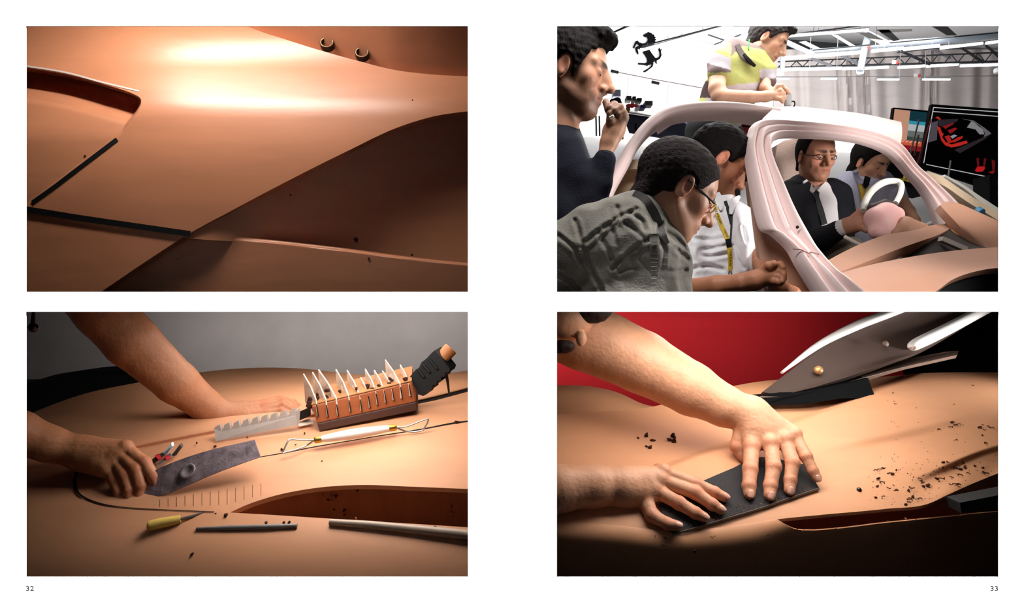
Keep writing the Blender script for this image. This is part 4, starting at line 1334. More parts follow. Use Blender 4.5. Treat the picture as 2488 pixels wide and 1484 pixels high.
def glasses(hd, parent, m, temple=None):
    g = thing  # frames are worn: part of the person
    R = .062
    for k in (-1, 1):
        pts = [hd.world((.405 - .25 * abs(k * .125 + R * 1.25 * math.cos(a)) ** 1.6 * .5, k * .125 + R * 1.25 * math.cos(a), .49 + R * .85 * math.sin(a))) for a in np.linspace(0, 2 * math.pi, 22, endpoint=False)]
        tube('glasses_rim', pts, .008 * hd.H, m, parent, n=6, closed=True)
        tube('glasses_temple', [hd.world((.36, k * .21, .51)), hd.world((.2, k * .275, .515)), hd.world((-.04, k * .345, .53))], [.01 * hd.H, .012 * hd.H, .02 * hd.H], temple or m, parent, n=6)
    tube('glasses_bridge', [hd.world((.40, -.05, .505)), hd.world((.425, 0, .515)), hd.world((.40, .05, .505))], .008 * hd.H, m, parent, n=6)

# ---------------------------------------------------------------- upper right room: people around the clay car model in the studio hall
M_pink = mat('pink_clay', (226, 200, 196), 0.55, 0.35, var=0.05, vscale=5)
M_brown = mat('brown_clay', (164, 120, 97), 0.6, 0.3, var=0.07, vscale=6, stretch=(1, 1, 2))
M_beige = mat('beige_foam', (216, 190, 160), 0.8, 0.2, var=0.06, vscale=8)
M_black = mat('black_matte', (10, 10, 12), 0.8, 0.2)
M_skin_v = mat('skin_face', (206, 150, 120), 0.5, 0.35, var=0.06, vscale=30, bump=0.12, bscale=200, attr=True, sss=0.04)
M_hair_b = mat('hair_black', (16, 11, 10), 0.8, 0.12, var=0.5, vscale=120, bump=0.9, bscale=240, stretch=(1, 1, .4))
M_hair_g = mat('hair_grey_brown', (34, 24, 23), 0.8, 0.15, var=0.6, vscale=120, bump=0.9, bscale=300)

def ribbonW(outer, inner, nacross, n, profile, lift_dir=(0, -1, 0.2)):
    """band between two page-space edges with a cross profile (units towards the viewer)"""
    O, I = cr(outer, n), cr(inner, n)
    ks = np.linspace(0, 1, nacross)
    pr = np.interp(ks, np.linspace(0, 1, len(profile)), profile)
    G = np.array([toW(O * (1 - k) + I * k) + np.asarray(lift_dir) * q for k, q in zip(ks, pr)])
    return G

def car():
    t = thing('clay_car_model', W(2000, 712, 1000), 'full size pink and brown clay car model with open window frames', 'clay car')
    # side door rail arching over the cabin
    outer = [(1440, 500, 1250), (1462, 452, 1300), (1490, 404, 1350), (1524, 348, 1420), (1566, 294, 1500), (1616, 259, 1580), (1690, 246, 1680), (1790, 247, 1790), (1900, 262, 1880)]
    inner = [(1476, 505, 1250), (1500, 455, 1300), (1524, 412, 1350), (1556, 352, 1420), (1592, 307, 1500), (1636, 280, 1580), (1700, 268, 1680), (1790, 268, 1790), (1885, 284, 1880)]
    slab('door_rail', ribbonW(outer, inner, 14, 70, [-10, 10, 16, 18, 12, 8, -14]), (0, 150, -10), M_pink, t)
    under = [(a, b + 4, c + 60) for a, b, c in inner[4:]]
    und2 = [(a + 6, b + 20, c + 330) for a, b, c in inner[4:]]
    slab('roof_lining', ribbonW(under, und2, 6, 40, [0, 0]), (0, 10, 20), M_pink, t)
    # roof skin
    rows = [[(1880, 263, 1900), (1925, 258, 2350), (2010, 266, 2500), (2100, 277, 2550), (2190, 296, 2500)],
            [(1868, 274, 1650), (1930, 274, 1950), (2020, 283, 2100), (2110, 296, 2150), (2192, 318, 2150)],
            [(1852, 290, 1380), (1920, 293, 1580), (2010, 300, 1740), (2100, 312, 1860), (2190, 342, 1980)],
            [(1846, 306, 1250), (1910, 304, 1480), (2000, 309, 1640), (2095, 322, 1780), (2186, 352, 1900)]]
    patch('roof', rows, 30, 50, (0, 20, -20), mat('roof_clay', (238, 226, 218), 0.5, 0.35), t)
    # screen frame: near pillar, header and far pillar in one band
    outer = [(1998, 722, 640), (1950, 645, 720), (1924, 600, 780), (1884, 563, 850), (1856, 545, 900), (1836, 468, 1000), (1822, 390, 1100), (1819, 352, 1140), (1825, 322, 1170), (1836, 294, 1210), (1870, 288, 1280),
             (1930, 291, 1420), (2010, 299, 1560), (2090, 311, 1700), (2160, 331, 1840), (2196, 354, 1880), (2232, 402, 1840), (2262, 428, 1800), (2315, 476, 1740), (2345, 506, 1700)]
    inner = [(2125, 722, 560), (2075, 685, 620), (2040, 662, 670), (1999, 614, 760), (1972, 570, 830), (1937, 508, 930), (1904, 436, 1040), (1884, 390, 1110), (1877, 360, 1150), (1881, 341, 1200), (1904, 329, 1300),
             (1950, 329, 1420), (2020, 332, 1560), (2092, 342, 1700), (2148, 362, 1840), (2178, 386, 1880), (2208, 420, 1840), (2240, 456, 1800), (2266, 500, 1740), (2284, 550, 1700)]
    slab('screen_frame', ribbonW(outer, inner, 40, 170, [-22, 4, 12, 14, -6, -4, 10, 12, 14, -8, -6, 6, 16, 18, 6, -10]), (0, 34, -3), M_pink, t, sh=55)
    # parting line across the pillar
    tube('parting_line', [W(1926, 604, 752), W(1945, 606, 742), W(1966, 616, 735), W(1968, 612, 738), W(1999, 620, 740)], 2.2, mat('pink_dark', (150, 112, 106), 0.8), t, n=6)
    lathe('bolt_hole', [(0.1, 0), (6, 0), (6, 3), (0.1, 3)], W(1937, 552, 838), (0, -1, .2), M_black, t, n=14)
    # brown door below the pillar
    rows = [[(1826, 455, 1060), (1840, 470, 1060), (1856, 500, 1040), (1880, 540, 960)],
            [(1832, 520, 1050), (1850, 540, 1030), (1880, 566, 960), (1926, 606, 880)],
            [(1842, 600, 1020), (1866, 610, 990), (1900, 620, 930), (1952, 655, 830)],
            [(1860, 722, 900), (1890, 722, 880), (1940, 722, 840), (2002, 724, 760)]]
    patch('door_skin', rows, 24, 24, (0, 30, 0), M_brown, t)
    rows = [[(1815, 440, 1500), (1840, 430, 1450), (1870, 440, 1400)], [(1825, 520, 1450), (1850, 520, 1400), (1885, 530, 1350)], [(1836, 592, 1400), (1856, 590, 1350), (1890, 592, 1300)]]
    patch('door_lining', rows, 10, 10, (0, 30, 0), M_beige, t)
    # seat with mesh like texture behind the driver
    rows = [[(1888, 352, 2500), (1910, 340, 2500), (1945, 338, 2480), (1960, 350, 2500)], [(1882, 400, 2470), (1905, 396, 2420), (1940, 392, 2400), (1962, 400, 2450)], [(1884, 450, 2450), (1905, 446, 2400), (1935, 440, 2400), (1962, 450, 2440)]]
    patch('headrest', rows, 14, 16, (0, 120, 0), mat('dimpled_foam', (214, 186, 172), 0.8, 0.2, bump=0.9, bscale=120), t)
    # cowl wings and bonnet
    rows = [[(2008, 634, 900), (2080, 597, 1050), (2150, 571, 1200), (2220, 559, 1330), (2262, 547, 1420), (2306, 543, 1480)],
            [(2020, 648, 860), (2090, 612, 1000), (2160, 588, 1130), (2226, 572, 1260), (2270, 560, 1360), (2310, 548, 1440)],
            [(2038, 662, 820), (2110, 634, 930), (2180, 606, 1060), (2236, 586, 1200), (2276, 572, 1300), (2311, 554, 1410)]]
    patch('cowl_wing', rows, 20, 50, (0, 20, -40), M_brown, t)
    rows = [[(2036, 664, 815), (2120, 642, 860), (2200, 626, 920), (2290, 612, 980), (2380, 603, 1020), (2470, 598, 1040)],
            [(2060, 684, 740), (2140, 662, 780), (2220, 645, 830), (2300, 632, 880), (2380, 624, 910), (2470, 618, 930)],
            [(2100, 706, 660), (2170, 690, 690), (2240, 670, 730), (2310, 656, 770), (2390, 645, 800), (2470, 638, 820)],
            [(2130, 724, 600), (2200, 722, 610), (2262, 714, 630), (2320, 676, 690), (2390, 655, 740), (2470, 648, 760)]]
    patch('bonnet', rows, 36, 60, (0, 30, -20), M_brown, t)
    rows = [[(2240, 724, 720), (2300, 690, 760), (2370, 660, 800), (2480, 645, 830)], [(2250, 724, 720), (2320, 722, 740), (2400, 722, 760), (2480, 722, 790)]]
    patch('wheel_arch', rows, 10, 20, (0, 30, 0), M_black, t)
    # bow of the dash opening and a dark sheet standing in for the shade inside
    rows = [[(2195, 628, 1160), (2250, 590, 1260), (2300, 560, 1380), (2340, 560, 1420), (2400, 590, 1420)], [(2200, 632, 1100), (2260, 622, 1150), (2300, 618, 1200), (2350, 612, 1220), (2410, 604, 1220)]]
    patch('footwell', rows, 12, 24, (0, 30, 0), mat('footwell_shade', (40, 24, 18), 0.8), t)
    rows = [[(2284, 498, 1500), (2300, 490, 1520), (2330, 494, 1500), (2380, 516, 1450), (2470, 556, 1380)],
            [(2300, 516, 1420), (2330, 512, 1420), (2365, 524, 1390), (2410, 545, 1350), (2470, 578, 1300)],
            [(2330, 548, 1350), (2350, 552, 1330), (2380, 560, 1310), (2420, 575, 1290), (2470, 595, 1250)],
            [(2374, 596, 1300), (2386, 600, 1280), (2400, 602, 1260), (2430, 603, 1240), (2470, 603, 1220)]]
    patch('fender', rows, 26, 40, (0, 40, -20), M_brown, t)
    rows = [[(2300, 566, 1390), (2330, 545, 1400), (2366, 560, 1380), (2372, 580, 1350)], [(2310, 576, 1360), (2332, 574, 1360), (2356, 578, 1350), (2366, 586, 1340)]]
    patch('wood_packing', rows, 8, 10, (0, 20, -10), mat('raw_wood', (196, 144, 92), 0.8, 0.2, var=0.3, vscale=30), t)
    bar('brace', W(2285, 580, 1260), W(2345, 606, 1190), (8, 8, 10), (0, 16, 0), mat('grey_brace', (120, 110, 100), 0.7), t)
    # far sill with its pale edge
    rows = [[(2250, 416, 2050), (2290, 430, 1950), (2350, 470, 1850), (2400, 500, 1800), (2480, 548, 1700)], [(2262, 436, 2000), (2300, 455, 1900), (2350, 490, 1810), (2400, 520, 1760), (2480, 568, 1660)]]
    patch('far_sill', rows, 8, 30, (0, 60, -10), M_beige, t)
    rows = [[(2296, 424, 2300), (2340, 448, 2200), (2390, 482, 2100), (2480, 540, 2000)], [(2300, 432, 2250), (2345, 460, 2150), (2390, 496, 2060), (2480, 556, 1960)], [(2340, 470, 2200), (2370, 490, 2150), (2420, 525, 2050), (2480, 570, 1950)]]
    patch('white_far_edge', rows, 10, 30, (0, 40, 0), mat('white_foam', (226, 220, 208), 0.8), t)
    # rear deck: pale boxes in the open rear
    prism('rear_block', [W(*q) for q in [(1486, 392, 1480), (1560, 386, 1520), (1566, 410, 1520), (1494, 412, 1480)]], (0, 160, 20), mat('pale_board', (232, 206, 172), 0.7), t)
    prism('rear_panel', [W(*q) for q in [(1452, 470, 1560), (1488, 408, 1600), (1572, 412, 1640), (1566, 480, 1560)]], (0, 60, 0), mat('pale_board2', (222, 190, 156), 0.7), t)
    return t

def steering(t0):
    t = thing('steering_column', W(2160, 590, 1500), 'white steering wheel on a rounded pink clay steering column', 'steering wheel')
    wheel = [(2098, 512, 1560), (2104, 486, 1600), (2120, 462, 1640), (2146, 444, 1660), (2174, 440, 1660), (2190, 448, 1640), (2188, 470, 1600), (2176, 494, 1560)]
    tube('rim', [W(*q) for q in wheel], [14, 16, 17, 17, 15, 13, 13, 13], mat('white_wheel', (226, 220, 210), 0.6, var=0.15, vscale=30), t, n=12, steps=50)
    P, R = [], []
    fn, lo, hi = blob([[(2128, 528, 1460, 24), (2152, 522, 1480, 27), (2176, 522, 1500, 20)], [(2134, 540, 1450, 24), (2150, 552, 1440, 22)], [(2126, 566, 1420, 13), (2140, 572, 1430, 13)]], 50)
    organic('column_shroud', fn, lo, hi, 7, mat('pink_foam', (232, 178, 172), 0.5, 0.3), t)
    fn, lo, hi = blob([[(2120, 506, 1510, 12), (2150, 496, 1540, 12), (2172, 500, 1540, 8)]], 10)
    organic('dial_hood', fn, lo, hi, 7, mat('dark_hood', (62, 50, 46), 0.6), t)
    fn, lo, hi = blob([[(2165, 565, 1420, 12), (2200, 545, 1450, 18), (2240, 555, 1440, 14)], [(2200, 560, 1430, 20), (2245, 562, 1420, 10)]], 24)
    organic('column_fairing', fn, lo, hi, 8, M_brown, t)
    tube('seat_rail', [W(2052, 575, 1600), W(2080, 590, 1560), (W(2105, 600, 1520))], [10, 9, 8], mat('white_tube', (222, 210, 196), 0.5), t, n=10, steps=12)

Z2 = 25.0      # nothing in this room reaches below the divider

def person_left():
    p = thing('person', W(1400, 712, 500), 'man in a dark navy sweater at the left edge with his hand at his mouth', 'person')
    hd = Head(W(1388, 176, 510), (.93, -.22, -.20), (.06, .0, 1), 284, neck=W(1352, 330, 520))
    arm = [[(1462, 400, 400, 17), (1480, 345, 415, 20), (1492, 318, 425, 20)]]
    palm = [[(1492, 316, 425, 20), (1500, 286, 425, 17)], [(1490, 318, 420, 19), (1512, 284, 415, 14)]]
    fing = [[(1492, 290, 425, 11), (1480, 265, 420, 10.5), (1472, 248, 430, 9)],
            [(1502, 278, 418, 11), (1492, 256, 405, 10), (1482, 262, 395, 9)],
            [(1512, 280, 412, 11), (1506, 262, 396, 10), (1494, 268, 388, 9)],
            [(1518, 288, 408, 10), (1514, 274, 394, 9), (1504, 278, 388, 8)],
            [(1494, 306, 415, 12), (1484, 292, 398, 10.5), (1482, 276, 392, 9)]]
    hf, lo, hi = hand_sdf(arm, palm, fing)
    torso = blob([[(1340, 420, 540, 70), (1330, 600, 520, 80)]], 40)[0]
    lp = LP([(1352, 330, 520, 22), (1378, 380, 490, 22), (1428, 500, 420, 20), (1462, 400, 402, 14)])
    fn = lambda q: np.minimum(np.minimum(hd.sdf(q), hf(q)), chain(q, *lp))
    lo = np.minimum(lo, lp[0].min(0) - 40)
    l2, h2 = hd.box()
    b = organic('body', fn, np.minimum(lo, l2), np.maximum(hi, h2), 4.2, M_skin_v, p, hd.colours((196, 142, 112), .55, (24, 16, 14)))
    hd.eyes(p)
    h = hd.hair([(-.7, .05), (-.33, .16), (-.14, .32), (-.02, .46), (.05, .36), (.12, .52), (.19, .68), (.30, .77), (.42, .86), (.6, 1.0)], .055, .012, extra=[((.20, 0, .92), (.22, .24, .12)), ((.33, 0, .90), (.11, .2, .07))], seed=12)
    organic('hair', h, *hd.box(.12), 4.2, M_hair_b, p)
    m = mat('navy_knit', (17, 19, 34), 0.85, 0.2, var=0.15, vscale=60, bump=0.3, bscale=300)
    fn, lo, hi = blob([[(1352, 318, 525, 52), (1345, 360, 530, 74), (1345, 440, 510, 92), (1370, 560, 480, 104), (1380, 760, 450, 120)],
                       [(1375, 372, 470, 52), (1410, 450, 430, 48), (1432, 505, 410, 42)], [(1432, 508, 408, 40), (1452, 450, 402, 32), (1470, 388, 402, 26)]], 26, 4, .03, 4, Z2)
    fn2 = lambda q: smax(fn(q), 12 - q[:, 0], 0)
    organic('sweater', fn2, lo, hi, 6.5, m, p)
    tube('sweater_cuff', [W(1464, 405, 401), W(1473, 378, 404)], [30, 29], m, p, n=18)
    tag(tube('cigarette', [W(1482, 286, 372), W(1491, 281, 366)], 4, mat('white_stick', (236, 232, 226), 0.6), None, n=8), 'short white stick held between the fingers of the man at the left', 'cigarette')

def _z3(*pts): return [(1340 + x / 4.364, 380 + y / 4.364) for x, y in pts]
JCR = [_z3((300, 960), (480, 800), (640, 700), (720, 640), (900, 560)), _z3((700, 1150), (850, 1000), (960, 920), (1040, 860)), _z3((250, 680), (290, 800), (310, 900)), _z3((500, 800), (560, 930), (630, 1080)),
       _z3((620, 720), (660, 820), (680, 920)), _z3((330, 970), (380, 1100), (450, 1270), (540, 1420)), _z3((700, 540), (730, 650)), _z3((780, 700), (880, 780), (1010, 900)), _z3((1000, 900), (1120, 860), (1160, 700)),
       _z3((1330, 980), (1440, 1080)), _z3((1150, 850), (1200, 1000), (1180, 1150)), _z3((950, 1100), (1080, 1250)), _z3((60, 830), (250, 980), (310, 1120)), _z3((60, 1260), (200, 1330), (290, 1440)), _z3((650, 1190), (740, 1080)),
       _z3((840, 600), (960, 680), (1000, 780)), _z3((1220, 800), (1330, 870), (1420, 980)), _z3((720, 1220), (800, 1180), (900, 1180)), _z3((1160, 1200), (1300, 1230), (1420, 1200))]
SCR = [_z3((1520, 870), (1700, 890), (1860, 860)), _z3((1560, 1000), (1720, 980), (1860, 940)), _z3((1560, 1040), (1700, 1060), (1860, 1030)), _z3((1500, 1180), (1650, 1160), (1820, 1200)), _z3((1640, 700), (1760, 640)), _z3((1920, 950), (1960, 1080), (2030, 1180)), _z3((2020, 750), (2060, 900)), _z3((1440, 1250), (1520, 1180))]

def person_jacket():
    p = thing('person', W(1560, 712, 260), 'man in a grey cotton jacket and glasses bending forward, seen from behind', 'person')
    hd = Head(W(1648, 462, 280), (.86, .10, -.5), (.5, .06, .866), 264, neck=W(1556, 585, 275), neck_r=.23)
    b = organic('body', hd.sdf, *hd.box(), 4.0, M_skin_v, p, hd.colours((208, 152, 122), .12, (34, 24, 20)))
    hd.eyes(p)
    h = hd.hair([(-.7, .02), (-.33, .14), (-.16, .30), (-.04, .52), (.06, .50), (.12, .54), (.18, .66), (.26, .76), (.33, .84), (.5, 1.0)], .035, .006, fr=80, seed=4)
    organic('hair', h, *hd.box(.12), 3.6, M_hair_g, p)
    glasses(hd, p, mat('clear_frame', (226, 214, 204), 0.2, 0.6), mat('black_temple', (12, 12, 14), 0.4))
    m = mat('grey_cotton', (136, 131, 122), 0.85, 0.2, var=0.12, vscale=40, bump=0.35, bscale=260)
    fn, lo, hi = blob([[(1560, 520, 265, 56), (1520, 545, 270, 70), (1450, 585, 275, 88), (1370, 640, 275, 100), (1290, 720, 275, 110)],
                       [(1530, 560, 240, 70), (1560, 640, 205, 84), (1575, 760, 195, 84)], [(1480, 640, 250, 110), (1470, 760, 240, 120)], [(1610, 560, 270, 40), (1630, 640, 240, 44), (1640, 760, 230, 44)]], 40, 7, .034, 11, Z2, creases=JCR, cdep=5.0, cw=5.0)
    fn2 = lambda q: smax(smax(fn(q), 12 - q[:, 0], 0), 105 - q[:, 1], 6)
    o = organic('jacket', fn2, lo, hi, 4.6, m, p)
    # collar, yoke seam and shoulder strap
    drape('collar', fn2, [(1540, 468), (1566, 486), (1590, 520), (1606, 560), (1622, 592)], (16, 26, 24, 20, 10), 120, 420, mat('grey_cotton_dark', (84, 80, 78), 0.85), p, 8, 9)
    drape('yoke_seam', fn2, [(1402, 616), (1440, 590), (1480, 556), (1504, 534)], (4, 5, 5, 4), 110, 420, m, p, 3, 3)
    drape('back_seam', fn2, [(1500, 650), (1530, 622), (1560, 600), (1590, 568)], (4, 5, 5, 4), 110, 420, m, p, 3, 3)
    drape('shoulder_strap', fn2, [(1588, 568), (1590, 620), (1588, 670), (1586, 706)], (20, 20, 21, 22), 110, 420, m, p, 4, 5)
    for k in range(12):
        y = 588 + k * 10
        d = onsurf(fn2, 1589, y, 105, 420, default=200)
        tube('stitch', [W(1582, y, d - 6), W(1596, y, d - 6)], 1.3, mat('stitch_dark', (70, 66, 62), .9), p, n=5)

def person_white():
    p = thing('person', W(1760, 712, 1150), 'man in a white shirt with a yellow lanyard looking down inside the car', 'person')
    hd = Head(W(1749, 394, 1250), (.82, -.04, -.57), (.57, 0, .82), 284, neck=W(1750, 500, 1290))
    arm = [[(1660, 705, 985, 28), (1740, 696, 900, 26), (1800, 688, 850, 23), (1832, 680, 830, 20)], [(1848, 640, 1040, 20), (1862, 672, 900, 18), (1890, 697, 830, 17), (1930, 712, 800, 16)]]
    q = -185
    palm = [[(1832, 680, 1015 + q, 20), (1858, 668, 1010 + q, 18), (1874, 660, 1000 + q, 13)], [(1834, 684, 1010 + q, 17), (1876, 674, 995 + q, 12)]]
    fing = [[(1872, 656, 1005, 9.5), (1886, 646, 985, 9), (1896, 642, 975, 8), (1902, 650, 965, 7.5)],
            [(1876, 664, 1000, 10), (1892, 658, 980, 9), (1902, 660, 968, 8), (1904, 668, 960, 7.5)],
            [(1876, 674, 995, 10), (1892, 672, 975, 9), (1902, 676, 962, 8), (1900, 684, 955, 7.5)],
            [(1872, 682, 990, 9.5), (1886, 684, 972, 8.5), (1896, 688, 962, 7.5)],
            [(1850, 664, 1005, 11), (1866, 646, 985, 10), (1880, 640, 975, 8.5)]]
    fing = [[(x, y, d + q, r) for x, y, d, r in f_] for f_ in fing]
    hf, lo, hi = hand_sdf(arm, palm, fing)
    lp = [LP([(1750, 500, 1290, 22), (1705, 545, 1240, 20), (1672, 610, 1130, 20), (1662, 700, 990, 20)]), LP([(1750, 500, 1290, 22), (1800, 535, 1230, 18), (1828, 590, 1160, 16), (1848, 640, 1042, 18)])]
    fn = lambda q: smax(np.minimum(np.minimum(hd.sdf(q), hf(q)), np.minimum(chain(q, *lp[0]), chain(q, *lp[1]))), Z2 - q[:, 2], 0)
    l2, h2 = hd.box()
    organic('body', fn, np.minimum(lo, l2), np.maximum(hi, h2), 4.4, M_skin_v, p, hd.colours((176, 116, 84), .35, (26, 18, 16)))
    hd.eyes(p)
    organic('hair', hd.hair(None, .06, .009, extra=[((.2, .05, .88), (.2, .25, .12))], seed=8), *hd.box(.12), 5.0, M_hair_b, p)
    m = mat('white_cotton', (232, 230, 234), 0.8, 0.2, bump=0.25, bscale=200)
    sh, lo, hi = blob([[(1748, 500, 1270, 42), (1745, 560, 1230, 70), (1745, 640, 1200, 84), (1740, 760, 1180, 92)], [(1700, 540, 1240, 40), (1672, 600, 1130, 40), (1668, 690, 1060, 36)],
                       [(1800, 530, 1230, 34), (1826, 590, 1160, 32), (1842, 640, 1100, 28)], [(1668, 690, 1040, 34), (1686, 706, 985, 31)]], 34, 7, .026, 21, Z2, creases=SCR, cdep=8, cw=5)
    organic('shirt', sh, lo, hi, 6.5, m, p)
    drape('shirt_collar', sh, [(1728, 462), (1740, 474), (1750, 492), (1752, 510)], (10, 22, 18, 6), 1050, 1400, m, p, 16, 10)
    drape('shirt_collar', sh, [(1798, 476), (1788, 486), (1780, 500), (1776, 520)], (6, 16, 14, 6), 1050, 1400, m, p, 16, 10)
    drape('placket', sh, [(1762, 488), (1772, 520), (1776, 545)], (8, 9, 4), 1050, 1400, mat('undershirt', (34, 34, 40), .9), p, 3, 3)
    ly = thing('lanyard', W(1772, 675, 1120), 'yellow lanyard with black lettering hanging on the white shirt', 'lanyard')
    my = mat('yellow_strap', (214, 176, 38), 0.6)
    drape('strap', sh, [(1724, 478), (1736, 500), (1750, 540), (1764, 572), (1772, 600), (1775, 640), (1773, 660)], (9, 10, 10, 11, 11, 10, 9), 1000, 1400, my, ly, 6, 3)
    drape('strap_return', sh, [(1778, 498), (1778, 530), (1776, 570), (1774, 590)], (4, 4, 4, 4), 1000, 1400, mat('dark_strap', (40, 38, 30), .7), ly, 5, 3)
    drape('buckle', sh, [(1769, 580), (1773, 600)], (13, 13), 1000, 1400, M_black, ly, 10, 4, n=8)
    d = onsurf(sh, 1774, 664, 1000, 1400, default=1130)
    tube('hook', [W(1773, 656, d - 14), W(1778, 664, d - 14), W(1774, 672, d - 14), W(1770, 664, d - 14)], 3, mat('chrome', (200, 200, 204), 0.2, .6, .9), ly, n=6, closed=True)
    # lettering on the strap
    def word(txt, a, b, dd0):
        c = bpy.data.curves.new('lettering', 'FONT'); c.body = txt; c.size = 1.0; c.align_x = 'CENTER'; c.align_y = 'CENTER'
        tmp = bpy.data.objects.new('tmp', c); COL.objects.link(tmp); bpy.context.view_layer.update()
        me = bpy.data.meshes.new_from_object(tmp.evaluated_get(bpy.context.evaluated_depsgraph_get())); bpy.data.objects.remove(tmp)
        V = np.array([v.co[:] for v in me.vertices]); fs = [tuple(q.vertices) for q in me.polygons]
        wd = V[:, 0].max() - V[:, 0].min()
        a, b = np.array(a, float), np.array(b, float); L = np.linalg.norm(b - a); t = (b - a) / L; n = np.array([t[1], -t[0]])
        px = (a + b) / 2 + np.outer(V[:, 0] / wd * L, t) + np.outer(V[:, 1] * 8.0, n)
        dm = min(onsurf(sh, *(a * (1 - k) + b * k), 1000, 1400, default=1150) for k in np.linspace(0, 1, 7)) - 11
        mesh('lettering', np.array([W(x, y, dm) for x, y in px]), fs, M_black, ly, False)
    word('FERRARI', (1738, 508), (1753, 544), 0)
    word('FERRARI', (1760, 558), (1769, 578), 0)
    word('FERRARI', (1775, 606), (1774, 646), 0)
    wr = W(1829, 681, 1013); tube('wrist_band', [W(1811, 685, 843), W(1818, 683, 840)], [36, 36], M_black, p, n=18, ry=[36, 36])
    tube('watch_strap', [W(1868, 678, 880), W(1884, 692, 846)], [32, 31], mat('silver_strap', (214, 210, 204), .35, .6, .5), p, n=18)

def person_standing():
    p = thing('person', W(1760, 320, 2560), 'young man in a striped yellow polo shirt leaning his arms on the car roof', 'person')
    hd = Head(W(1868, 98, 2530), (.74, -.36, -.574), (.50, -.25, .82), 270, neck=W(1815, 165, 2560), neck_r=.22)
    arm = [[(1744, 178, 2440, 21), (1742, 215, 2400, 20), (1748, 234, 2380, 18)], [(1748, 234, 2380, 18), (1820, 236, 2360, 15), (1862, 234, 2350, 12)], [(1862, 190, 2480, 14), (1858, 215, 2440, 13), (1878, 226, 2400, 11)]]
    palm = [[(1862, 234, 2350, 12), (1882, 232, 2340, 11)], [(1878, 226, 2390, 11), (1894, 222, 2370, 10)]]
    fing = [[(1884, 224, 2335, 6.5), (1896, 220, 2320, 6), (1904, 228, 2310, 5.5)], [(1886, 230, 2330, 6.5), (1900, 230, 2315, 6), (1906, 238, 2308, 5.5)], [(1886, 238, 2326, 6.5), (1898, 240, 2312, 6), (1902, 247, 2306, 5)],
            [(1890, 216, 2370, 6.5), (1902, 212, 2350, 6), (1912, 220, 2340, 5.5)], [(1896, 220, 2366, 6.5), (1910, 220, 2345, 6), (1916, 228, 2338, 5.5)], [(1880, 222, 2340, 7), (1890, 210, 2330, 6.5), (1900, 208, 2325, 5.5)]]
    hf, lo, hi = hand_sdf(arm, palm, fing, karm=20)
    lp = [LP([(1815, 165, 2560, 18), (1776, 130, 2520, 16), (1744, 178, 2440, 16)]), LP([(1815, 165, 2560, 18), (1840, 155, 2530, 14), (1862, 190, 2480, 13)])]
    fn = lambda q: np.minimum(np.minimum(hd.sdf(q), hf(q)), np.minimum(chain(q, *lp[0]), chain(q, *lp[1])))
    l2, h2 = hd.box()
    organic('body', fn, np.minimum(lo, l2), np.maximum(hi, h2), 6.0, M_skin_v, p, hd.colours((212, 164, 136), .1, (40, 26, 22)))
    hd.eyes(p)
    organic('hair', hd.hair(None, .06, .012, extra=[((.25, 0, .92), (.16, .22, .10)), ((.37, 0, .90), (.08, .16, .07))], seed=3), *hd.box(.14), 6.0, mat('hair_dark_brown', (30, 20, 18), .6, .3, var=.4, vscale=80, bump=.8, bscale=200), p)
    def zc(py, d): return (CY - py) * S(d)
    yg, lg, br, gr = [np.array(lin(c)) for c in ((176, 178, 106), (186, 180, 186), (62, 46, 44), (122, 106, 104))]
    def cols(V):
        s = (F + V[:, 1]) / F
        py = CY - V[:, 2] / s; px = CX + V[:, 0] / s
        C = np.tile(yg, (len(V), 1))
        C[(py > 206 - (px - 1780) * .10)] = lg
        C[(py > 250) & (py < 300)] = yg
        C[py > 306 + (px - 1700) * .12] = lg
        C[(px < 1728) & (py > 196) & (py < 238)] = br
        C[(px < 1716) & (py >= 238) & (py < 256)] = yg
        slv = (px < 1776) & (py < 176) & (V[:, 1] < 2470)
        C[slv & (py > 128 + (px - 1740) * .35)] = lg
        C[slv & (py > 160 + (px - 1740) * .30)] = gr
        sl2 = (px > 1846) & (py > 160)
        C[sl2 & (py > 168)] = lg
        C[sl2 & (py > 190)] = gr
        C[(py < 134 - (px - 1780) * .9) & (px > 1776)] = gr
        C[(py < 108 + (px - 1790) * .2) & (px > 1765)] = gr
        return C
    m = mat('polo_cotton', (200, 204, 92), 0.85, 0.2, var=.05, vscale=40, attr=True, bump=.3, bscale=160)
    sh, lo, hi = blob([[(1808, 146, 2575, 38), (1800, 170, 2570, 62), (1770, 230, 2560, 62), (1736, 300, 2560, 56), (1728, 322, 2560, 54)], [(1776, 122, 2520, 30), (1752, 150, 2460, 31), (1746, 176, 2430, 26)], [(1840, 150, 2540, 30), (1864, 172, 2500, 21), (1868, 196, 2480, 18)]], 44, 7, .016, 31)
    organic('polo_shirt', sh, lo, hi, 7.5, m, p, cols)
    drape('collar', sh, [(1792, 108), (1800, 126), (1812, 142), (1826, 154)], (10, 14, 13, 6), 2300, 2700, mat('collar_grey', (96, 84, 84), .85), p, 12, 10)
    drape('collar_lining', sh, [(1808, 130), (1822, 148), (1836, 160)], (5, 9, 5), 2300, 2700, M_black, p, 26, 12)
    tube('green_cord', [W(1821, 96, 2440), W(1818, 116, 2425), W(1824, 134, 2430)], 4, mat('green_cord', (46, 172, 66), .6), p, n=8, steps=10)
    tr, lo, hi = blob([[(1726, 318, 2560, 60), (1730, 380, 2560, 62), (1735, 470, 2560, 60)], [(1770, 330, 2560, 36), (1790, 420, 2560, 36)]], 30, 4, .02, 5)
    organic('trousers', tr, lo, hi, 9, mat('black_denim', (16, 16, 20), .85), p)

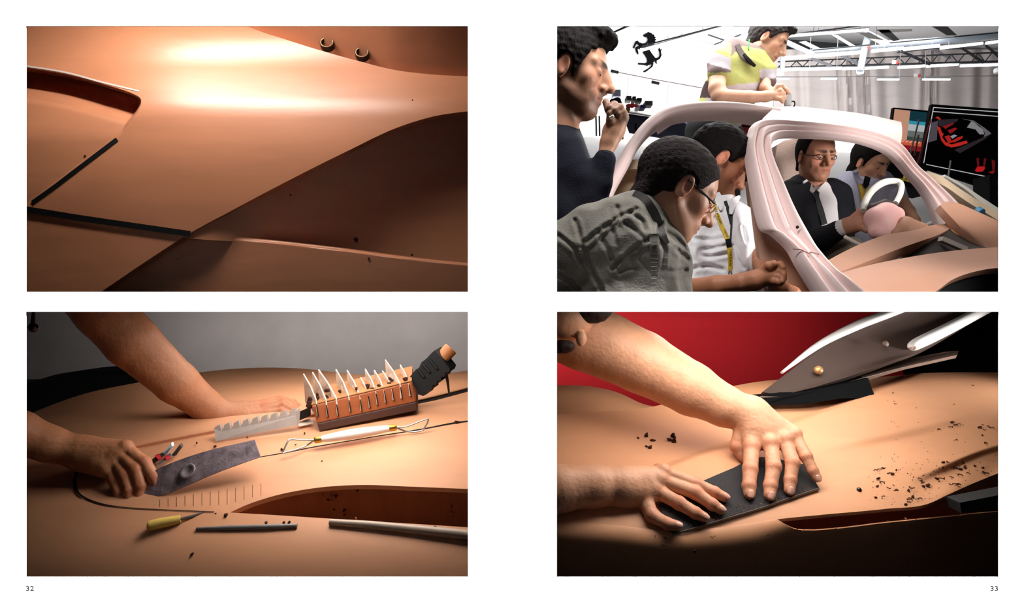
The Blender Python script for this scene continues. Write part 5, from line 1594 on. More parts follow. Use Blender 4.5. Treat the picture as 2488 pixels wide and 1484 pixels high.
def person_suit():
    p = thing('person', W(1990, 600, 2000), 'man in a dark suit and tie with glasses sitting in the driver seat', 'person')
    hd = Head(W(1983, 378, 2060), (.14, -.93, -.26), (.03, -.20, .97), 268, neck=W(1980, 468, 2110), neck_r=.24)
    arm = [[(2034, 556, 1700, 20), (2062, 548, 1660, 17)]]
    palm = [[(2062, 548, 1660, 18), (2084, 534, 1625, 15)], [(2064, 552, 1655, 17), (2086, 548, 1615, 14)]]
    fing = [[(2086, 526, 1620, 8.5), (2100, 518, 1590, 8), (2112, 520, 1570, 7)], [(2088, 534, 1615, 9), (2104, 528, 1582, 8), (2114, 534, 1565, 7)],
            [(2088, 544, 1610, 9), (2104, 540, 1578, 8), (2112, 546, 1562, 7)], [(2086, 553, 1608, 8.5), (2100, 554, 1578, 8), (2106, 560, 1565, 7)], [(2076, 528, 1630, 10), (2092, 514, 1610, 9), (2104, 512, 1595, 7.5)]]
    hf, lo, hi = hand_sdf(arm, palm, fing)
    lp = LP([(1980, 468, 2110, 20), (1925, 475, 2120, 18), (1932, 545, 1960, 18), (1960, 590, 1860, 18), (2034, 556, 1700, 16)])
    lo = np.minimum(lo, lp[0].min(0) - 50); hi = np.maximum(hi, lp[0].max(0) + 50)
    fn = lambda q: np.minimum(np.minimum(hd.sdf(q), hf(q)), chain(q, *lp))
    l2, h2 = hd.box()
    organic('body', fn, np.minimum(lo, l2), np.maximum(hi, h2), 5.6, M_skin_v, p, hd.colours((196, 136, 108), .18, (30, 22, 20)))
    hd.eyes(p)
    organic('hair', hd.hair([(-.7, .05), (-.33, .18), (-.13, .34), (.0, .50), (.07, .52), (.10, .66), (.13, .82), (.2, .96), (.4, 1.2)], .03, .006, seed=5), *hd.box(.1), 5.5, M_hair_b, p)
    glasses(hd, p, mat('thin_frame', (120, 110, 106), .3, .6, .6))
    mj = mat('navy_suit', (20, 20, 27), .8, .25, var=.1, vscale=50)
    sh, lo, hi = blob([[(1982, 470, 2120, 36), (1985, 500, 2080, 44), (1996, 600, 2030, 46)]], 20, 2, .02, 2)
    organic('shirt', sh, lo, hi, 8, mat('white_shirt', (232, 226, 226), .8), p)
    jk, lo, hi = blob([[(1950, 462, 2150, 40), (1944, 520, 2080, 52), (1956, 640, 2030, 58)], [(2016, 462, 2150, 30), (2030, 520, 2090, 34), (2022, 610, 2040, 46)], [(1922, 470, 2120, 34), (1930, 545, 1960, 36), (1960, 590, 1860, 34)], [(1960, 590, 1860, 33), (2000, 580, 1780, 28), (2036, 560, 1700, 24)],
                       [(2040, 470, 2140, 28), (2052, 530, 2080, 26), (2046, 580, 2020, 24)]], 26, 4, .018, 6,
                      cuts=[lambda q: cap(q, W(1983, 420, 2010), W(2010, 552, 1935), 52, 10)])
    organic('suit_jacket', jk, lo, hi, 7, mj, p)
    drape('tie', sh, [(1984, 462), (1986, 480), (1994, 510), (2004, 545)], (12, 10, 15, 14), 1700, 2200, mat('dark_tie', (34, 30, 34), .6), p, 10, 8)
    drape('shirt_collar', sh, [(1956, 438), (1966, 452), (1978, 466)], (10, 16, 8), 1700, 2300, MATS['white_shirt'], p, 22, 14)
    drape('shirt_collar', sh, [(2010, 444), (2000, 456), (1990, 466)], (10, 14, 8), 1700, 2300, MATS['white_shirt'], p, 22, 14)
    tube('shirt_cuff', [W(2038, 558, 1692), W(2056, 551, 1664)], [46, 43], MATS['white_shirt'], p, n=18)
    fn, lo, hi = blob([[(1985, 620, 1980, 40), (2030, 620, 1840, 34), (2070, 605, 1760, 30)]], 20, 4, .02, 3)
    organic('trousers', fn, lo, hi, 9, mat('khaki_cloth', (112, 100, 84), .9), p)
    o = tube('grey_phone', [W(2110, 532, 1548), W(2122, 538, 1540)], [26, 20], mat('dark_grey_plastic', (74, 66, 68), .4), None, n=14, ry=[20, 16])
    tag(o, 'small dark grey knob held in the hand of the man in the suit', 'knob')

def person_blue():
    p = thing('person', W(2120, 520, 2700), 'young man in a pale blue striped shirt crouching beyond the steering wheel', 'person')
    hd = Head(W(2116, 395, 2720), (.34, -.78, -.50), (.16, -.40, .88), 270, neck=W(2102, 458, 2790), neck_r=.2)
    arm = [[(2192, 486, 2560, 13), (2210, 512, 2480, 12), (2222, 536, 2420, 11)]]
    palm = [[(2222, 536, 2420, 11), (2230, 552, 2390, 9)]]
    fing = [[(2228, 550, 2390, 5), (2236, 558, 2370, 4.5)], [(2232, 548, 2385, 5), (2244, 554, 2370, 4.5)], [(2226, 554, 2390, 5), (2230, 564, 2375, 4.5)]]
    hf, lo, hi = hand_sdf(arm, palm, fing)
    l2, h2 = hd.box()
    lp = LP([(2100, 452, 2790, 16), (2146, 440, 2760, 14), (2178, 464, 2680, 13), (2192, 486, 2560, 12)])
    organic('body', lambda q: np.minimum(np.minimum(hd.sdf(q), hf(q)), chain(q, *lp)), np.minimum(lo, l2), np.maximum(hi, h2), 6.2, M_skin_v, p, hd.colours((206, 152, 122), .2, (26, 18, 16)))
    hd.eyes(p)
    organic('hair', hd.hair([(-.7, -.25), (-.33, -.15), (-.16, .05), (-.08, .40), (.05, .42), (.13, .62), (.22, .76), (.30, .84), (.5, .97)], .075, .01, extra=[((.22, .08, .88), (.2, .24, .12)), ((-.34, 0, .18), (.14, .24, .22)), ((-.2, -.26, .3), (.1, .08, .2))], seed=6), *hd.box(.2), 6.0, M_hair_b, p)
    m = mat('striped_cotton', (178, 176, 194), .8, .2, var=.25, vscale=60, stretch=(6, 1, .25), bump=.3, bscale=120)
    sh, lo, hi = blob([[(2100, 446, 2790, 30), (2104, 480, 2740, 52), (2110, 560, 2700, 56)], [(2060, 440, 2770, 24), (2044, 480, 2690, 24), (2060, 540, 2620, 22)], [(2146, 436, 2760, 22), (2176, 462, 2680, 19), (2190, 486, 2590, 16)]], 40, 8, .014, 41)
    organic('shirt', sh, lo, hi, 8, m, p)
    drape('shirt_collar', sh, [(2078, 412), (2084, 428), (2094, 446)], (10, 14, 8), 2400, 2900, m, p, 26, 14)
    drape('shirt_opening', sh, [(2112, 430), (2106, 446), (2104, 458)], (20, 14, 4), 2400, 2900, M_black, p, 10, 8)
    ly = thing('lanyard', W(2098, 480, 2640), 'yellow lanyard hanging in a V on the pale blue shirt', 'lanyard')
    drape('strap', sh, [(2089, 444), (2094, 462), (2097, 478), (2096, 490)], (7, 8, 9, 6), 2400, 2900, MATS['yellow_strap'], ly, 12, 6)
    drape('strap', sh, [(2110, 456), (2104, 470), (2098, 486)], (6, 7, 6), 2400, 2900, MATS['yellow_strap'], ly, 12, 6)

CAR = car()
steering(CAR)
person_left(); person_jacket(); person_white(); person_standing(); person_suit(); person_blue()

# ---------------------------------------------------------------- the studio hall behind the car
M_hallwhite = mat('hall_white', (222, 222, 225), 0.85, 0.2, var=0.03, vscale=2)
M_steelblue = mat('duct_blue_grey', (150, 160, 172), 0.5, 0.5, 0.2)
M_truss = mat('truss_dark', (28, 29, 33), 0.7, 0.3)
M_tubeon = mat('tube_lit', (255, 255, 255), 0.5, emit=((255, 253, 250), 3.0))
M_wire = mat('grey_wire', (120, 120, 124), 0.6)

def hall():
    rows = [[(1250, 225, 9400), (1600, 262, 9600), (2000, 300, 9600), (2600, 352, 9400)], [(1250, 330, 6000), (1600, 352, 6000), (2000, 380, 6000), (2600, 430, 6000)],
            [(1250, 480, 3600), (1600, 490, 3600), (2000, 500, 3600), (2600, 540, 3600)], [(1250, 640, 2300), (1600, 640, 2300), (2000, 640, 2300), (2600, 660, 2300)]]
    G = toW(ctrl_grid(rows, 20, 20))
    vv, ff = solid(G, (0, 0, -20))
    tag(mesh('floor', vv, ff, mat('hall_floor', (206, 204, 202), 0.28, 0.5, var=0.05, vscale=3), None, False), 'pale glossy grey hall floor', 'floor', kind='structure')
    V = [W(1200, -160, 8600), W(1905, -160, 10000), W(1905, 330, 10000), W(1200, 290, 8600)]
    lw = tag(prism('wall_left', V, (0, 60, 0), M_hallwhite), 'white hall wall carrying the black horse emblem', 'wall', kind='structure')
    # grey curtain wall with gathers
    nx, ny = 220, 16
    X, Y = np.meshgrid(np.linspace(1880, 2620, nx), np.linspace(120, 372, ny))
    fold = np.zeros_like(X)
    for c, w, a in ((2088, 14, 60), (2100, 9, 70), (2075, 20, 40), (2250, 18, 40), (2268, 10, 50), (2150, 30, 30), (1945, 20, 25), (2060, 5, 40), (2035, 6, 25), (2385, 25, 30)):
        cc = c + (Y - 170) * .05 * (1 if c < 2200 else -.6)
        fold += a * np.exp(-((X - cc) / w) ** 2) * np.cos((X - cc) / w * 3.2)
    D = 9900 + fold * 1.6 + 12 * np.sin(X / 9.0)
    slab('wall_curtain', toW(np.stack([X, Y, D], -1)), (0, 60, 0), mat('grey_curtain', (206, 197, 194), 0.9, 0.15, var=0.08, vscale=1.5, stretch=(1, 1, 6)))
    tag(bpy.data.objects['wall_curtain'], 'grey gathered curtain along the back of the hall', 'curtain', kind='structure')
    V = [W(1200, 40, 10300), W(2620, 150, 10300), W(2620, -420, 4300), W(1200, -420, 4300)]
    tag(prism('ceiling', V, (0, 40, 60), mat('ceiling_white', (238, 239, 242), 0.85)), 'white hall ceiling behind the trusses', 'ceiling', kind='structure')
    v, f = box_raw((5200, 4400, 1800), (20, 0, 0), (0, 6000, 0), (0, 0, 3600))
    # ---- ceiling frame panels, grey sheets
    def sheet(a, b, c, d, dep, m, name='skylight_panel', lab=None):
        pass
    # roof trusses
    t = thing('roof_truss', W(2170, 165, 8200), 'dark lattice roof truss running across the hall below the skylights', 'truss')
    lo_a, lo_b = W(1890, 164, 8600), W(2460, 148, 8000)
    up_a, up_b = W(1890, 150, 8600), W(2460, 126, 8000)
    tube('lower_chord', [lo_a, lo_b], 14, M_truss, t, n=6)
    tube('upper_chord', [up_a, up_b], 11, M_truss, t, n=6)
    n = 18
    for i in range(n):
        a = lo_a + (lo_b - lo_a) * i / n; b = up_a + (up_b - up_a) * (i + .5) / n; c = lo_a + (lo_b - lo_a) * (i + 1) / n
        tube('web_bar', [a, b], 8, M_truss, t, n=5); 
        if i % 2: tube('web_bar', [b, c], 8, M_truss, t, n=5)
    for k, (x0, y0, x1, y1) in enumerate([(2030, 128, 2090, 158), (2180, 120, 2260, 156), (2262, 118, 2310, 142), (2330, 112, 2390, 152), (1960, 138, 2020, 160), (2395, 110, 2430, 140)]):
        tube('cross_beam', [W(x0, y0, 8300), W(x1, y1, 8300)], [20, 26], M_truss if k % 2 else mat('beam_grey', (92, 92, 98), .6), t, n=4)
    # ducts
    def duct(pts, r, lab, name='air_duct', m=M_steelblue):
        tag(tube(name, [W(*q) for q in pts], r, m, None, n=12), lab, 'duct' if 'duct' in name else 'beam')
    duct([(2150, 107, 7600), (2300, 98, 7600), (2480, 78, 7600)], 46, 'thick blue-grey duct under the ceiling at the right')
    duct([(1972, 124, 8000), (2060, 118, 8000), (2150, 112, 8000)], 30, 'thin blue-grey duct under the ceiling between the columns')
    duct([(1906, 100, 7800), (1940, 116, 7800), (1975, 132, 7800)], 34, 'slanting duct beside the head of the standing man')
    duct([(2100, 78, 7800), (2130, 92, 7800), (2168, 112, 7800)], 40, 'slanting duct above the round column')
    tag(tube('round_column', [W(2110, 88, 7900), W(2100, 120, 7900), W(2090, 172, 7900)], [52, 48, 46], M_steelblue, None, n=14), 'round blue-grey column pipe dropping from the ceiling', 'column')
    tag(tube('round_column', [W(1903, 130, 8200), W(1900, 178, 8200)], [36, 34], M_steelblue, None, n=14), 'slim blue-grey column pipe next to the clasped hands', 'column')
    # hanging panels
    for i, (pts, lab) in enumerate([([(2130, 72), (2160, 72), (2186, 97), (2172, 100)], 'dark hanging ceiling panel above the slanting duct'), ([(2262, 62), (2300, 62), (2326, 86), (2302, 86)], 'dark ceiling panel near the upper right corner'),
                                    ([(2085, 80), (2112, 78), (2172, 110), (2140, 108)], 'grey ceiling panel beside the round column'), ([(2010, 78), (2026, 80), (2080, 112), (2066, 112)], 'long grey ceiling slat left of the round column'),
                                    ([(1942, 102), (1958, 100), (1995, 118), (1975, 118)], 'short grey ceiling slat near the standing man'), ([(2136, 72), (2216, 70), (2216, 76), (2140, 80)], 'pale grey ceiling slat at the top')]):
        tag(prism('ceiling_panel', [W(x, y, 7000) for x, y in pts], (0, 20, 8), mat('panel_%d' % (i // 2), [(60, 60, 60), (120, 118, 116), (150, 146, 142)][i // 2], .8)), lab, 'panel')
    # light tubes
    tubes = [(1462, 98, 1548, 60, 5200, 'left of the horse'), (1556, 123, 1640, 99, 6200, 'across the horse'), (1640, 99, 1724, 76, 6200, 'right of the horse'), (1724, 76, 1800, 56, 6200, 'above the standing man'),
             (1905, 143, 1973, 137, 7400, 'nearest the standing man in the middle row'), (1977, 137, 2090, 128, 7400, 'left of the column in the middle row'), (2118, 125, 2194, 118, 7400, 'right of the column in the middle row'), (2196, 120, 2282, 112, 7400, 'third right of the column in the middle row'),
             (2285, 117, 2387, 105, 7400, 'long one at the right of the middle row'), (2396, 105, 2440, 99, 7400, 'at the right edge of the middle row'),
             (1888, 170, 1945, 168, 8400, 'first of the lower row'), (1946, 169, 1998, 167, 8400, 'second of the lower row'), (1999, 167, 2045, 166, 8400, 'third of the lower row'), (2048, 167, 2098, 165, 8400, 'fourth of the lower row'), (2102, 166, 2158, 163, 8400, 'fifth of the lower row'),
             (2182, 164, 2248, 160, 8400, 'sixth of the lower row'), (2252, 161, 2328, 156, 8400, 'seventh of the lower row'), (2334, 160, 2424, 157, 8400, 'eighth of the lower row'),
             (1886, 191, 1917, 191, 9300, 'first of the row on the curtain'), (1995, 191, 2033, 191, 9300, 'second of the row on the curtain'), (2132, 193, 2184, 193, 9300, 'third of the row on the curtain'), (2242, 193, 2308, 193, 9300, 'fourth of the row on the curtain'),
             (1905, 88, 2010, 80, 6400, 'upper row left'), (2012, 80, 2110, 72, 6400, 'upper row right'), (1690, 92, 1702, 88, 6400, 'short far one'), (1700, 130, 1738, 120, 7600, 'faint far one')]
    for x0, y0, x1, y1, d, lab in tubes:
        t = thing('light_tube', W((x0 + x1) / 2, max(y0, y1), d), 'lit white ceiling tube lamp, ' + lab, 'tube lamp', 'hall tube lamps')
        r = (3.2 if y0 < 185 else 2.4) * S(d)
        tube('lit_tube', [W(x0, y0, d), W(x1, y1, d)], r, M_tubeon, t, n=10)
        if y0 > 185: d = 9390
        tube('housing', [W(x0 - 1, y0 - 3.4, d + 10), W(x1 + 1, y1 - 3.4, d + 10)], r * .7, mat('lamp_housing', (120, 122, 126), .6), t, n=6)
    # hangers of the row on the curtain
    for o_, (x0, y0, x1, y1, d, lab) in zip([o for o in bpy.data.objects if o.name.startswith('light_tube')], tubes):
        for k in (.2, .8):
            x = x0 + (x1 - x0) * k; y = y0 + (y1 - y0) * k
            tube('hanger', [W(x, y - 2, d + 8), W(x, y - (6 if y0 > 185 else 14), d + (90 if y0 > 185 else 8))], 3, M_wire, o_, n=4)
    # conduit lines and drop wires
    for i, (a, b, lab) in enumerate([((1890, 187, 9400), (2460, 184, 9400), 'thin conduit along the curtain'), ((1905, 86, 6500), (2110, 60, 6500), 'dark conduit above the upper lamps'), ((1975, 122, 7300), (2440, 78, 7300), 'conduit beside the thick duct'),
                                     ((2180, 128, 7500), (2440, 96, 7500), 'dark lamp rail of the middle row'), ((1462, 92, 5250), (1530, 60, 5250), 'dark lamp rail left of the horse'), ((1560, 112, 6250), (1800, 50, 6250), 'dark lamp rail across the horse'),
                                     ((1720, 84, 7200), (1790, 108, 7200), 'dark rail left of the striped sleeve'), ((1682, 92, 7300), (1736, 108, 7300), 'pale rail left of the striped sleeve'), ((1736, 108, 7200), (1800, 84, 7200), 'short dark rail over the shoulder')]):
        tag(tube('conduit', [W(*a), W(*b)], 6 if i in (0, 7) else 9, M_wire if i in (0, 7) else M_truss, None, n=6), lab, 'conduit')
    for i, (x, y0, y1, d) in enumerate([(1978, 60, 90, 6400), (1970, 90, 168, 7600), (2036, 90, 166, 7600), (2188, 118, 190, 8000), (2250, 120, 190, 8000), (2130, 60, 110, 7000), (2266, 186, 236, 9300)]):
        tag(tube('drop_wire', [W(x, y0, d), W(x - 3, y1, d)], 4, M_wire, None, n=5), 'thin drop wire hanging from the ceiling, %s from the left' % ORD[i], 'wire', 'ceiling drop wires')
    for i, (x, y, d) in enumerate([(2029, 72, 6600), (2111, 115, 7300), (2180, 152, 8000), (2233, 184, 9385)]):
        t = thing('alarm_light', W(x, y + 4, d), 'small red alarm light on a conduit, %s from the left' % ORD[i], 'alarm light', 'red alarm lights')
        lathe('red_dome', [(0.1, -3 * S(d)), (3.4 * S(d), -3 * S(d)), (3.6 * S(d), 1 * S(d)), (2 * S(d), 3.4 * S(d)), (0.1, 3.8 * S(d))], W(x, y, d), (.3, -.6, .6), mat('alarm_red', (196, 52, 44), .4), t, n=12)
        if i > 1:
            v, f = box_raw(W(x - 8, y - 1, d), (4 * S(d), 0, 0), (0, 12, 0), (0, 0, 4 * S(d))); mesh('white_box', v, f, M_hallwhite, t, False)
    for i, (x, y) in enumerate([(1896, 178), (2090, 174), (2424, 172)]):
        d = 8100
        lathe('lamp_drum', [(0.1, -5 * S(d)), (8 * S(d), -5 * S(d)), (9 * S(d), 3 * S(d)), (7 * S(d), 6 * S(d)), (0.1, 6 * S(d))], W(x, y, d), (0, 0, 1), M_hallwhite, None, n=16)
        tag(bpy.data.objects[[o for o in WLOC if o.startswith('lamp_drum')][-1]], ['white drum under the slim column pipe', 'white drum under the round column pipe', 'white drum lamp at the right edge'][i], 'lamp')
    # ---- emblem of a rearing horse on the white wall
    def z(x, y): return (1340 + x / 4.239, 50 + y / 4.239)
    def wd(px):
        k = (px - 1200) / 705.0
        return 1 / ((1 - k) / (F + 8600) + k / (F + 10000)) - F - 40
    t = thing('horse_emblem', W(*z(1000, 526), 9400), 'black rearing horse emblem high on the white hall wall', 'emblem')
    m = mat('emblem_black', (8, 9, 12), .9, .1)
    polys = {'head_and_neck': [(945, 150), (960, 138), (985, 128), (992, 115), (1008, 122), (1030, 128), (1048, 150), (1056, 180), (1062, 215), (1055, 245), (1045, 262), (1000, 292), (940, 304), (912, 292), (932, 262), (935, 235), (965, 232), (985, 215), (995, 190), (985, 165), (965, 165)],
             'foreleg': [(938, 235), (905, 225), (885, 205), (865, 215), (850, 250), (840, 275), (855, 282), (866, 256), (880, 235), (905, 252), (938, 264)],
             'second_foreleg': [(932, 258), (890, 262), (866, 275), (868, 300), (880, 330), (895, 347), (895, 325), (887, 300), (892, 284), (925, 294)],
             'trunk': [(935, 298), (1000, 288), (1022, 320), (1042, 350), (1064, 375), (1071, 400), (1052, 427), (1030, 442), (1008, 452), (983, 442), (988, 410), (983, 385), (963, 350), (948, 330)],
             'hind_leg': [(985, 428), (960, 438), (930, 436), (892, 434), (896, 447), (930, 449), (965, 454), (990, 462), (1007, 445)],
             'second_hind_leg': [(1028, 438), (1032, 455), (1018, 475), (998, 490), (973, 505), (946, 520), (965, 528), (987, 514), (1012, 494), (1042, 472), (1052, 438)],
             'tail': [(1060, 383), (1085, 385), (1104, 375), (1116, 350), (1113, 320), (1103, 292), (1114, 275), (1121, 300), (1137, 288), (1127, 320), (1134, 355), (1121, 387), (1096, 402), (1082, 412), (1086, 442), (1071, 427), (1064, 405)],
             'mane': [(1046, 140), (1062, 150), (1056, 160), (1074, 172), (1060, 180), (1078, 196), (1062, 204), (1074, 222), (1060, 226), (1050, 210)]}
    for nm, pl in polys.items():
        prism(nm, [W(*z(x, y), wd(z(x, y)[0])) for x, y in pl][::-1], (0, 25, 0), m, t)
    # wall trim, seams, spotlights
    def wl(x, y, k=0): return W(x, y, wd(x) - 10 - k)
    tag(tube('trim_rail', [wl(1484, 172), wl(1590, 193), wl(1720, 216)], 7, mat('rail_brown', (96, 88, 84), .7), None, n=6), 'thin dark rail along the white wall under the horse', 'rail')
    for x, y0, y1, lab in ((1528, 184, 238, 'wall seam left of the table lamps'), (1624, 203, 255, 'wall seam right of the table')):
        tag(tube('wall_seam', [wl(x, y0), wl(x - 4, y1)], 4, mat('seam_grey', (150, 148, 146), .8), None, n=5), 'thin vertical ' + lab, 'seam')
    for x, y, lab in ((1493, 174, 'black spotlight on the wall rail beside the dark hair'), (1592, 201, 'black spotlight on the wall rail below the horse')):
        tag(tube('rail_spotlight', [wl(x - 8, y - 2, 60), wl(x + 9, y + 2, 60)], 22, M_black, None, n=12), lab, 'spotlight')
    # ---- work table on the left with its clutter
    d = 5600
    t = thing('work_table', W(1600, 345, d), 'long table with a dark navy cloth below the white wall', 'table')
    prism('table_top', [W(1510, 270, d), W(1700, 297, d + 500), W(1760, 292, d + 1200), W(1560, 262, d + 700)], (0, 0, -14), mat('table_white', (226, 220, 212), .6), t)
    prism('navy_cloth', [W(1512, 274, d - 5), W(1704, 301, d + 490), W(1704, 350, d + 490), W(1530, 322, d - 5)], (0, 30, 0), mat('navy_cloth', (20, 24, 52), .85), t)
    for x, y in ((1512, 338), (1545, 340), (1690, 372)): tube('leg', [W(x, 300, d), W(x, y, d)], 14, M_black, t, n=8)
    box = lambda nm, x, y, w_, h_, dd, m_, lab, cat, dep=60: tag(mesh(nm, *box_raw(W(x, y, dd), (w_ * S(dd), 0, 0), (0, dep, 0), (0, 0, h_ * S(dd))), m_, None, False), lab, cat)
    fn, lo, hi = blob([[(1488, 248, d - 200, 8), (1500, 246, d - 200, 9), (1506, 258, d - 200, 8)]], 20)
    tag(organic('office_chair_back', fn, lo, hi, 14, M_black), 'black rounded office chair back at the table', 'chair')
    for i, (x, y, w_, h_, c, lab, cat) in enumerate([(1497, 230, 9, 8, (176, 180, 208), 'pale blue carton standing behind the black chair', 'carton'), (1526, 242, 6, 5, (52, 48, 46), 'small dark monitor on the table', 'monitor'), (1539, 243, 4, 5, (40, 44, 40), 'narrow dark box beside the monitor', 'box'), (1551, 246, 6, 4, (34, 36, 40), 'low black box on the table', 'box'),
                                                     (1548, 263, 4, 4, (222, 222, 232), 'white mug on the table', 'mug'), (1560, 262, 6, 4, (40, 50, 110), 'blue folded cloth on the table', 'cloth'), (1574, 254, 9, 5, (70, 72, 70), 'open dark laptop on the table', 'laptop'), (1524, 268, 5, 3, (150, 130, 90), 'tan box at the table edge', 'box')]):
        box('table_' + cat, x, y, w_, h_, d + 100, mat('clutter_%d' % i, c, .6), lab, cat)
    for i, (x, y, r) in enumerate([(1527, 257, 6), (1536, 256, 7), (1545, 257, 5)]):
        c = W(x, y, d + 40)
        tag(organic('red_helmet', lambda q, c=c, r=r: ell(q, c, (r * 5.2, 30, r * 3.6)) + 3 * noise3(q, .08, i), c - 60, c + 60, 7, mat('red_cloth', (200, 44, 48), .6)), 'red bundle on the table, %s from the left' % ORD[i], 'bundle', 'red bundles on the table')
    # grey posts and a standing figure far left
    for i, x in enumerate((1448, 1456)):
        tag(tube('steel_post', [W(x, 282, 4700), W(x + 1, 330, 4700)], 8, mat('post_grey', (130, 128, 126), .5), None, n=8), 'short grey post behind the hand, %s from the left' % ORD[i], 'post', 'grey posts')
    p = thing('person', W(1410, 290, 7000), 'distant person in dark trousers, only the legs visible behind the smoking hand', 'person')
    fn, lo, hi = blob([[(1406, 235, 7000, 5), (1407, 262, 7000, 4.4), (1406, 284, 7000, 3.6)], [(1406, 285, 6980, 3), (1416, 288, 6960, 2.6)], [(1399, 235, 7020, 5), (1398, 282, 7020, 3.6)]], 14)
    organic('body', fn, lo, hi, 9, mat('dark_trousers', (26, 26, 32), .8), p)
    # red crates under the roof line
    for i, (x, y, w_, h_, lab) in enumerate([(1806, 292, 20, 9, 'wide red crate lid behind the roof'), (1800, 322, 14, 10, 'red crate below the shelf, left'), (1826, 322, 10, 10, 'red crate below the shelf, right')]):
        box('red_crate', x, y, w_, h_, 4900, mat('crate_red', (222, 62, 56), .5), lab, 'crate', 120)
    tag(tube('shelf_bar', [W(1784, 302, 4700), W(1850, 312, 4700)], 9, M_black, None, n=6), 'thin black shelf bar in front of the red crates', 'bar')
    # ---- far cabinets seen between the two seated men
    for i, (x, w_, h_, c, lab) in enumerate([(2030, 8, 10, (120, 122, 124), 'grey far cabinet left of the blue one'), (2048, 8, 11, (44, 48, 56), 'dark far cabinet beside the blue one'), (2066, 6, 12, (72, 110, 176), 'small blue far cabinet'), (2084, 9, 11, (190, 192, 194), 'pale far cabinet behind the dark hair'), (2012, 8, 9, (90, 92, 98), 'dim far cabinet next to the bald head')]):
        box('far_cabinet', x, 345, w_, h_, 8000, mat('cab_%d' % i, c, .6), lab, 'cabinet', 120)
    tag(tube('floor_rail', [W(2030, 362, 6800), W(2100, 372, 6600)], 10, mat('rail_white', (210, 210, 210), .5), None, n=6), 'low pale rail on the floor behind the seated men', 'rail')
    # ---- wall clamp with red rack
    t = thing('tool_rack', W(2120, 325, 3600), 'black box with a thin red comb rack above the car roof', 'rack')
    v, f = box_raw(W(2099, 303, 3600), (9 * S(3600), 0, -2 * S(3600)), (0, 30, 0), (2 * S(3600), 0, 6 * S(3600))); mesh('black_box', v, f, M_black, t, False)
    mr = mat('rack_red', (150, 44, 40), .6)
    tube('rack_bar', [W(2108, 305, 3600), W(2149, 311, 3600), W(2147, 324, 3600)], 5, mr, t, n=6)
    for k in range(5): tube('tooth', [W(2112 + k * 8, 306 + k * 1.2, 3600), W(2111 + k * 8, 312 + k * 1.2, 3600)], 3, mr, t, n=5)
    for i, (x0, y0, x1, y1) in enumerate([(2029, 270, 2025, 284), (2048, 270, 2045, 292)]):
        tag(tube('thin_pole', [W(x0, y0, 4200), W(x1, y1, 4200)], 4, M_wire, None, n=6), 'thin pole standing behind the roof, %s from the left' % ORD[i], 'pole', 'thin poles')
    # ---- two display boards
    d = 4300
    t = thing('display_screen', W(2200, 400, d), 'tall screen showing peach and teal colour fields', 'screen')
    q = lambda x, y, k=0: W(x, y, d - k)
    prism('frame', [q(2171, 261), q(2257, 269), q(2240, 398), q(2156, 388)][::-1], (0, 40, 0), M_black, t)
    def grad(name, c): return mat(name, c, .35, .3, emit=(c, .6))
    lerp = lambda a, b, k: (a[0] + (b[0] - a[0]) * k, a[1] + (b[1] - a[1]) * k)
    TL, TR, BR, BL = (2174, 265), (2253, 273), (2237, 393), (2160, 384)
    def cell(name, u0, u1, v0, v1, m, k=4):
        pt = lambda u, v: q(*lerp(lerp(TL, TR, u), lerp(BL, BR, u), v), k)
        prism(name, [pt(u0, v0), pt(u1, v0), pt(u1, v1), pt(u0, v1)][::-1], (0, 3, 0), m, t)
    cell('peach_field', 0, .48, 0, .60, grad('scr_peach', (226, 168, 140)))
    for k_, (v0, v1, c) in enumerate([(0, .20, (22, 62, 74)), (.20, .27, (60, 170, 196)), (.27, .40, (206, 214, 216)), (.40, .52, (120, 128, 124)), (.52, .60, (70, 84, 82))]):
        cell('teal_field', .48, 1, v0, v1, grad('scr_teal%d' % k_, c))
    cell('orange_band', 0, 1, .60, .70, grad('scr_orange', (226, 104, 70)))
    cell('crimson_band', 0, 1, .70, .80, grad('scr_crimson', (150, 30, 40)))
    cell('dark_band', 0, 1, .80, 1, grad('scr_dark', (26, 10, 14)))
    for k_ in range(7):
        pt = lambda u, v: q(*lerp(lerp(TL, TR, u), lerp(BL, BR, u), v), 8)
        tube('pattern_mark', [pt(.1 + k_ * .12, .64), pt(.17 + k_ * .12, .61)], 5, grad('scr_mark', (232, 190, 170)), t, n=5)
    t = thing('display_screen', W(2350, 440, d), 'large black screen showing a red and grey car interior drawing', 'screen')
    d2 = 4000
    g = lambda x, y, k=0: W(x, y, d2 - k)
    prism('frame', [g(2264, 253), g(2470, 268), g(2470, 480), g(2236, 404)][::-1], (0, 40, 0), M_black, t)
    wl_ = grad('scr_white', (222, 222, 226))
    for a, b in (((2268, 261), (2470, 275)), ((2268, 271), (2470, 286)), ((2268, 261), (2244, 398)), ((2244, 398), (2392, 428)), ((2392, 428), (2470, 444))):
        tube('outline', [g(*a, 6), g(*b, 6)], 3.4, wl_, t, n=5)
    z2 = lambda x, y: (1880 + x / 4.239, 50 + y / 4.239)
